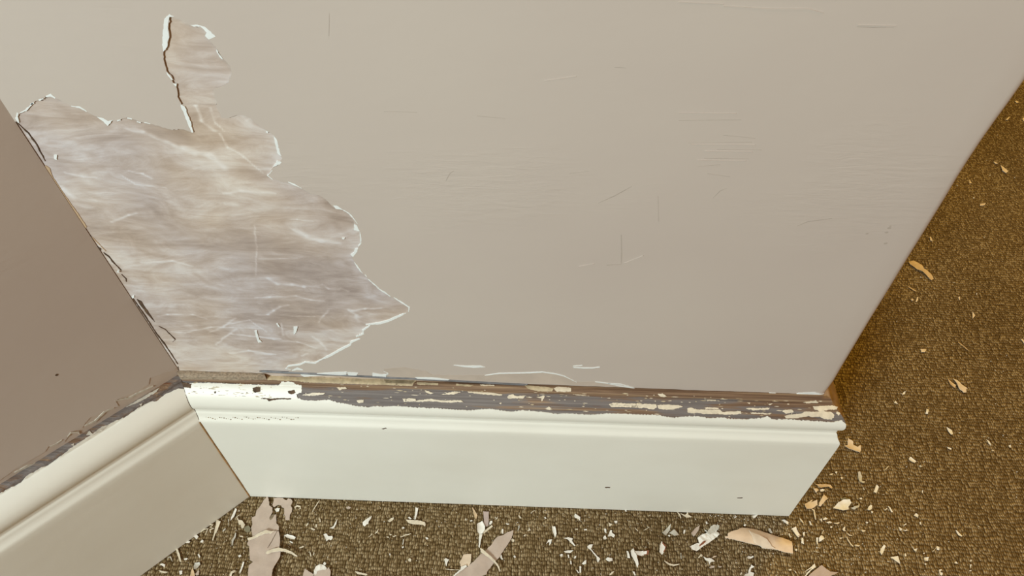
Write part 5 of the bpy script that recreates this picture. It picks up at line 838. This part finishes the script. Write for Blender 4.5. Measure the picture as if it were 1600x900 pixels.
s = Sheet(); s.add(wobble(LEDGE, 1.2, 0.2, 3.3), lambda x, q, h: (on_back(x, q, 0)[0], on_back(x, q, 0)[1]-0.2*MM, on_back(x, q, 0)[2]+h*MM), lambda x, q: 3.6+0.5*noise.noise((x*0.3, q, 0)), -0.3, 0, 0, [(x+.3, q) for x in range(4, 64, 2) for q in (182.5, 184, 185.5)]); s.build('raw_top_edge', [M['ledge']], base_back)['label'] = 'rough grey brown edge at the inner corner end'
s = Sheet()
for i, p in enumerate(BROWNSPOT): s.add(wobble(p, 0.8, 0.3, i), on_back, PT+0.06, 0.0, 0, 0, prows(p))
for i, (x, q, r) in enumerate(GRIME):
    r *= 0.9; q += 0.8*noise.noise((x, 2.0, 0))
    s.add([(x+1.6*r*math.cos(a)*(1+.5*noise.noise((a*2, x, 1))), q+r*math.sin(a)*(1+.5*noise.noise((a*2, x, 5)))) for a in [k*0.785 for k in range(8)]], on_back, PT+0.05, 0.0, 1)
rf = random.Random(5)
for k in range(70):                           # scuffs and scrapes on the nose near the inner corner
    x = 8+62*rf.random(); q = 169+11*rf.random(); L = 0.4+2.0*rf.random()**2; w = 0.15+0.35*rf.random()
    p = [(x-L, q), (x-L*0.3, q+w*(0.4+0.8*rf.random())), (x+L*0.5, q+w*(0.3+0.8*rf.random())), (x+L, q-0.1*w), (x, q-w*(0.4+0.7*rf.random()))]
    s.add(p, on_back, PT+0.05, 0.0, rf.choice((1, 2, 2)))
s.build('bare_spot', [M['dirt'], M['grime'], M['tancoat']], base_back)['label'] = 'brown chips and grime on the white paint'

pl = wobble(sorted(PBL, key=lambda q: q[0]), 1.2, 0.4, 8.0, closed=False)
pl = [q for q in pl if q[0] > K*prof(q[1])[0]+0.4]
ext = [(pl[-1][0]+25*k, 178.0+1.5*math.sin(k*1.9)) for k in range(1, 74)]
ext = [q for q in ext if q[0] < 1895]
sl_ = [q for q in SL if 1.2 < q < pl[0][1]-0.5]
poly = pl+ext+[(1899, 178)]+[(1899, q) for q in (150, 138, 1.2)]+[(K*prof(1.2)[0]+.2, 1.2)]+[(K*prof(q)[0]+.2, q) for q in sl_]
g = [q for q in rows(4, 260, 4.0, 1.2, 181)+rows(270, 1890, 60, 1.2, 176) if inside(q, poly)]
s = Sheet(); s.add(poly, on_lskirt, PT, 0.0, 0, 0, g); s.build('gloss_paint', [M['gloss']], base_left)
s = Sheet()
for i, p in enumerate(ISLL): s.add(wobble(p, 0.9, 0.3, i*1.9), on_lskirt, 0.5, -0.3, 0, 0, prows(p))
s.build('paint_remnant', [M['grey']], base_left)

g = rows(2, 300, 20, 1.2, 137)
s = Sheet(); s.add([(-prof(q)[0], q) for q in SL if 1 < q < 137]+[(1990, 137), (1990, 1.2), (-prof(1.2)[0], 1.2)], on_right, PT, 0.0, 0, 0); s.build('gloss_paint', [M['gloss']], base_right)

def tube_path(name, pts, r, mat, parent, n=8):
    v = []; f = []
    for i, p in enumerate(pts):
        a = Vector(pts[max(0, i-1)]); b = Vector(pts[min(len(pts)-1, i+1)]); d = (b-a).normalized()
        x = d.orthogonal().normalized(); y = d.cross(x)
        rr = r*(1+0.3*noise.noise(Vector(p)*90))
        for j in range(n):
            t = 2*math.pi*j/n; v.append(tuple(Vector(p)+(x*math.cos(t)+y*math.sin(t))*rr))
    for i in range(len(pts)-1):
        for j in range(n): f.append((i*n+j, i*n+(j+1) % n, (i+1)*n+(j+1) % n, (i+1)*n+j))
    return add_obj(name, v, f, [mat], smooth=[True]*len(f), parent=parent)
pts = []
for k in range(40):
    t, z, nt, nz = prof(1+k*3.5); pts.append(((K*t)*MM, -(t+PT*0.6)*MM, z*MM))
tube_path('mitre_caulk', pts, 0.0010, M['caulk'], base_back)
pts = []
for k in range(20):
    t, z, nt, nz = prof(139+k*2.0); pts.append(((K*t)*MM, -(t+PT*0.4)*MM, z*MM))
tube_path('mitre_crack', pts, 0.0005, M['dirt'], base_back)

# ------------------------------------------------------------------ paint litter on the carpet
THK = 0.35
def chip_sheet(poly, curl, seed, lift=0.7, tilt=None, dens=1.0, thick=THK, bend=None):
    """a curled flake lying on the carpet: returns (origin, map, polygon, interior points)"""
    cx = sum(p[0] for p in poly)/len(poly); cy = sum(p[1] for p in poly)/len(poly)
    sxx = sum((p[0]-cx)**2 for p in poly); syy = sum((p[1]-cy)**2 for p in poly); sxy = sum((p[0]-cx)*(p[1]-cy) for p in poly)
    ang = 0.5*math.atan2(2*sxy, sxx-syy); ca, sa = math.cos(ang), math.sin(ang)
    lp = [((p[0]-cx)*ca+(p[1]-cy)*sa, -(p[0]-cx)*sa+(p[1]-cy)*ca) for p in poly]
    L = max(abs(q[0]) for q in lp) or 1; Wd = max(abs(q[1]) for q in lp) or 1
    rnd = random.Random(seed); mode = rnd.choice((0, 1, 2)) if bend is None else bend
    sg = rnd.choice((-1, 1))
    def zz(u, v):
        a, b = u/L, v/Wd
        if mode == 0: c = a*a
        elif mode == 1: c = b*b*0.6+max(0, sg*a)**2*0.5
        else: c = max(0, 1-a*a)*0.75
        return lift+curl*c+0.18*curl*noise.noise((u*0.25+seed, v*0.25, 0))+0.18*curl
    def f(x, y, h):
        u = (x-cx)*ca+(y-cy)*sa; v = -(x-cx)*sa+(y-cy)*ca
        return ((x-cx)*MM, (y-cy)*MM, (zz(u, v)+h)*MM)
    xs = [p[0] for p in poly]; ys = [p[1] for p in poly]
    st = max(0.7, min(2.5, max(L, Wd)/6))/dens
    g = []; x = min(xs)+st/2
    while x < max(xs):
        y = min(ys)+st/2
        while y < max(ys):
            if inside((x, y), poly): g.append((x+0.01*rnd.random(), y+0.01*rnd.random()))
            y += st
        x += st
    return (cx, cy), f, g
TWO = {'cream': ('cream', 'cream'), 'white': ('white', 'white'), 'pink': ('pink', 'white'), 'pinkd': ('pinkd', 'white'), 'pale': ('pale', 'white'), 'grey': ('grey', 'grey'),
       'tan': ('tan', 'tan'), 'green': ('green', 'green'), 'rust': ('white', 'rustred'), 'stripe': ('white', 'pinkd')}
def one_chip(name, mat, curl, label, poly, i):
    sz = max(max(p[0] for p in poly)-min(p[0] for p in poly), max(p[1] for p in poly)-min(p[1] for p in poly))
    pw = wobble(poly, max(0.6, sz/14), 0.012*sz+0.05, i*1.37)
    (cx, cy), f, g = chip_sheet(pw, curl*0.8, i+11)
    a, b = TWO[mat]
    s = Sheet(); s.add(pw, f, THK if sz > 3 else 0.3, 0.0, 0, 1, g, back=True)
    mats = [M[a], M[b]]
    o = s.build(name, mats); o.location = (cx*MM, cy*MM, 0)
    if mat in ('rust', 'stripe'):
        # the backing shows along one edge
        xs = sorted(p[0] for p in pw); cut = xs[int(len(xs)*0.6)]
        strip = [p for p in pw if p[0] >= cut]
        if len(strip) > 3:
            q = strip+[(cx+(p[0]-cx)*0.72, cy+(p[1]-cy)*0.72) for p in reversed(strip)]
            s2 = Sheet(); s2.add(q, f, THK+0.12, 0.05, 0); s2.build('stained_edge', [M[b]], o)['label'] = 'rusty brown edge' if mat == 'rust' else 'mauve edge'
    return tag(o, label, 'paint chip')
for i, (name, mat, curl, label, poly) in enumerate(CHIPS): one_chip(name, mat, curl, label, poly, i)

def part(root_loc, poly, f, name, mat, mat2, parent, top, bottom, g=()):
    s = Sheet(); s.add(poly, f, top, bottom, 0, 1, g, back=True); o = s.build(name, [M[mat], M[mat2]], parent); return o

def empty(name, loc, label):
    o = bpy.data.objects.new(name, None); o.empty_display_size = 0.01; COL.objects.link(o); o.location = loc
    return tag(o, label, 'paint strip')
def shifted(poly, c): return [(p[0]-c[0], p[1]-c[1]) for p in poly]
def flat_map(zf):
    return lambda x, y, h: (x*MM, y*MM, (zf(x, y)+h)*MM)
def fill(poly, st):
    xs = [p[0] for p in poly]; ys = [p[1] for p in poly]; g = []; x = min(xs)+st/2
    while x < max(xs):
        y = min(ys)+st/2
        while y < max(ys):
            if inside((x, y), poly): g.append((x, y))
            y += st
        x += st
    return g
def soft(amp, sc, off=0.0): return lambda x, y: amp*(0.5+0.5*noise.noise((x*sc+off, y*sc, off)))
def lay(root, c, poly, name, mat, mat2, zf, thick=0.4, st=2.0, wob=0.25, seed=0.0):
    p = wobble(shifted(poly, c), 1.0, wob, seed)
    return part(None, p, flat_map(zf), name, mat, mat2, root, thick, 0.0, fill(p, st))

# long pink strip near the corner
c = (BIG['LONG_A'][0][0], BIG['LONG_B'][3][1])
r = empty('paint_strip', (c[0]*MM, c[1]*MM, 0), 'long pinkish wall paint strip lying upright from the skirting to the bottom edge')
za = lambda x, y: 0.8+soft(1.2, 0.12, 1.0)(x, y)
zb = lambda x, y: 1.6+soft(1.6, 0.11, 4.0)(x, y)
lay(r, c, BIG['LONG_A'], 'upper_flap', 'pink', 'white', za, seed=1.0)
lay(r, c, BIG['LONG_B'], 'lower_flap', 'pink', 'white', lambda x, y: zb(x, y)+0.6, seed=2.0)
lay(r, c, BIG['LONG_LIP'], 'curled_lip', 'cream', 'white', lambda x, y: zb(x, y)+1.3+0.5*noise.noise((x*.3, y*.3, 1)), thick=0.6, st=1.2)['label'] = 'curled cream lip across the strip'
lay(r, c, BIG['TEAR'], 'tear_line', 'dirt', 'dirt', lambda x, y: zb(x, y)+0.95, thick=0.1, st=2.0, wob=0.1)['label'] = 'dark diagonal tear line'
lay(r, c, BIG['LONG_NOTCH'], 'torn_window', 'grime', 'grime', lambda x, y: za(x, y)+0.4, thick=0.1, st=2.0, wob=0.1)
sliv = BIG['LONG_SLIV']; c2 = sliv[0]
o = lay(None, c2, sliv, 'paint_sliver', 'cream', 'white', lambda x, y: 4.4+0.02*x-0.05*max(0, x-8)+0.3*noise.noise((x*.2, y*.2, 3)), thick=0.5, st=1.2)
o.location = (c2[0]*MM, c2[1]*MM, 0); tag(o, 'curved cream sliver lying across the long pink strip, its tail pointing right', 'paint chip')

# diagonal pink strip
dg = BIG['DIAG']; c = dg[6]
r = empty('paint_strip', (c[0]*MM, c[1]*MM, 0), 'diagonal pinkish wall paint strip rising to a point at bottom centre')
zd = lambda x, y: 0.8+soft(1.8, 0.09, 6.0)(x, y)
lay(r, c, dg, 'strip_sheet', 'pink', 'white', zd, seed=3.0)
lay(r, c, BIG['DIAG_WHITE'], 'white_fold', 'white', 'white', lambda x, y: zd(x, y)+1.0, seed=4.0)['label'] = 'white folded back corner'
cu = BIG['DIAG_CURL']; c2 = cu[0]
o = lay(None, c2, cu, 'paint_curl', 'cream', 'white', lambda x, y: 3.6+0.6*math.sin(x*0.12)-0.02*abs(x), thick=0.5, st=1.0)
o.location = (c2[0]*MM, c2[1]*MM, 0); tag(o, 'thin curved cream curl lying across the diagonal pink strip', 'paint chip')

# large folded tan chip
tb = BIG['TANBASE']; c = tb[6]
r = empty('paint_strip', (c[0]*MM, c[1]*MM, 0), 'large peach tan folded paint chip in front of the skirting right end')
ax = Vector((tb[16][0]-tb[1][0], tb[16][1]-tb[1][1])).normalized(); pn = Vector((-ax.y, ax.x))
bs = shifted(tb, c); vv = [Vector(q).dot(pn) for q in bs]; v0, v1 = min(vv), max(vv)
def zt(x, y):
    w = (Vector((x, y)).dot(pn)-v0)/(v1-v0); w = min(max(w, 0), 1)
    return 0.9+5.0*math.sin(math.pi*min(1, w*0.9+0.08))*0.8+0.5*noise.noise((x*.18, y*.18, 2))
lay(r, c, tb, 'folded_base', 'peach', 'white', zt, thick=0.5, st=1.6, seed=5.0)
lay(r, c, BIG['TANFLAP'], 'folded_flap', 'pale', 'white', lambda x, y: zt(x, y)+1.2+0.3*noise.noise((x*.3, y*.3, 8)), thick=0.5, st=1.4, seed=6.0)['label'] = 'paler triangular flap folded over'

# white crumpled sheet
cr = BIG['CRUMP']; c = cr[4]
r = empty('paint_strip', (c[0]*MM, c[1]*MM, 0), 'white crumpled paint sheet with a rusty crease left of the tan folded chip')
zc = lambda x, y: 1.2+2.6*abs(noise.noise((x*0.16, y*0.16, 5)))+1.0*abs(noise.noise((x*0.5, y*0.5, 1)))
lay(r, c, cr, 'crumpled_sheet', 'white', 'rustred', zc, thick=0.5, st=1.0, seed=7.0)
lay(r, c, BIG['CRUMPFLAP'], 'upper_flap', 'grey', 'white', lambda x, y: zc(x, y)+1.0, thick=0.4, st=1.0, seed=8.0)['label'] = 'greyer upper flap'
lay(r, c, BIG['CRUMPRUST'], 'rusty_crease', 'rustred', 'rustred', lambda x, y: zc(x, y)+0.6, thick=0.1, st=1.0, seed=9.0)['label'] = 'rusty brown crease'

# mauve chip at the bottom edge
mv = BIG['MAUVE']; c = mv[2]
r = empty('paint_strip', (c[0]*MM, c[1]*MM, 0), 'mauve pink wall paint piece cut by the bottom frame edge, lower right')
lay(r, c, mv, 'flat_piece', 'pinkd', 'white', lambda x, y: 1.4+soft(1.4, .1, 3)(x, y), seed=10.0)
lay(r, c, BIG['MAUVELIP'], 'white_lip', 'white', 'white', lambda x, y: 1.6+1.2*abs(noise.noise((x*.3, y*.3, 2))), st=1.0, seed=11.0)['label'] = 'white torn lip'
tt = BIG['TOOTH']; c = tt[2]
o = lay(None, c, tt, 'paint_chip', 'pink', 'white', lambda x, y: 1.0+soft(1.0, .1, 3)(x, y), seed=12.0); o.location = (c[0]*MM, c[1]*MM, 0)
tag(o, 'pink pointed tooth of wall paint at the bottom edge beside the long strip', 'paint chip')
tp = BIG['TOPPINK']; c = tp[2]
r = empty('paint_strip', (c[0]*MM, c[1]*MM, 0), 'pink wall paint piece with a white crumpled crest at the bottom edge')
lay(r, c, tp, 'flat_piece', 'pink', 'white', lambda x, y: 1.2+soft(1.0, .1, 3)(x, y), seed=13.0)
lay(r, c, BIG['TOPCRUMP'], 'crumpled_crest', 'white', 'white', lambda x, y: 1.6+2.2*abs(noise.noise((x*.25, y*.25, 4))), st=0.9, seed=14.0)['label'] = 'white crumpled crest'
lay(r, c, BIG['TOPDOT'], 'crest_tip', 'white', 'white', lambda x, y: 2.2, st=0.8, seed=15.0)

# tiny crumbs: one flake mesh per kind, copied
def crumb_mesh(i):
    rnd = random.Random(40+i); n = 6
    poly = [((0.5+0.35*rnd.random())*math.cos(2*math.pi*k/n)*1.25, (0.35+0.35*rnd.random())*math.sin(2*math.pi*k/n)) for k in range(n)]
    s = Sheet()
    s.add(poly, lambda x, y, h: (x*MM, y*MM, (h+0.25*x)*MM), 0.95, 0.35, 0, 0, back=True)
    o = s.build('paint_crumb', [M[('white', 'cream', 'white', 'pale', 'cream', 'white')[i]]]); return o
protos = [crumb_mesh(i) for i in range(6)]; used = [False]*6
k = 0
for label, grp, pts in CRUMBS:
    for (x, y, d) in pts:
        i = k % 6
        if used[i]: o = protos[i].copy(); COL.objects.link(o)
        else: o = protos[i]; used[i] = True
        rnd = random.Random(k); sc = d*0.85
        o.location = (x*MM, y*MM, 0.0); o.scale = (sc, sc*(0.7+.5*rnd.random()), 1.0); o.rotation_euler = (0, 0, rnd.random()*6.28)
        tag(o, label, 'paint crumb', grp); k += 1

# paint dust, past counting
v = []; f = []; rnd = random.Random(3)
def keep(x, y):
    return y < -24 and (x-y) > 34 if x < X1+22 else True
n = 0
while n < 900:
    zone = rnd.random()
    if zone < 0.28: x, y = rnd.gauss(35, 28), rnd.gauss(-55, 22)
    elif zone < 0.55: x, y = rnd.uniform(20, 500), -24-abs(rnd.gauss(0, 14))
    elif zone < 0.9: x, y = rnd.gauss(500, 55), rnd.gauss(-45, 35)
    else: x, y = rnd.uniform(20, 800), rnd.uniform(-110, 200)
    if not keep(x, y): continue
    r = rnd.uniform(0.18, 0.5); a = rnd.random()*6; b = len(v)
    el = rnd.uniform(0.3, 1)
    q = [(r*math.cos(t), r*el*math.sin(t)) for t in (0, 1.57, 3.14, 4.71)]
    pts = [(x+p*math.cos(a)-w*math.sin(a), y+p*math.sin(a)+w*math.cos(a)) for p, w in q]
    v += [(px_*MM, py_*MM, 0.9*MM) for px_, py_ in pts]+[(px_*MM, py_*MM, 0.4*MM) for px_, py_ in pts]
    f += [(b, b+1, b+2, b+3), (b+7, b+6, b+5, b+4)]+[(b+i, b+4+i, b+4+(i+1) % 4, b+(i+1) % 4) for i in range(4)]
    n += 1
o = add_obj('paint_dust', v, f, [M['cream']]); o['kind'] = 'stuff'
tag(o, 'fine pale paint dust scattered over the brown carpet', 'dust')
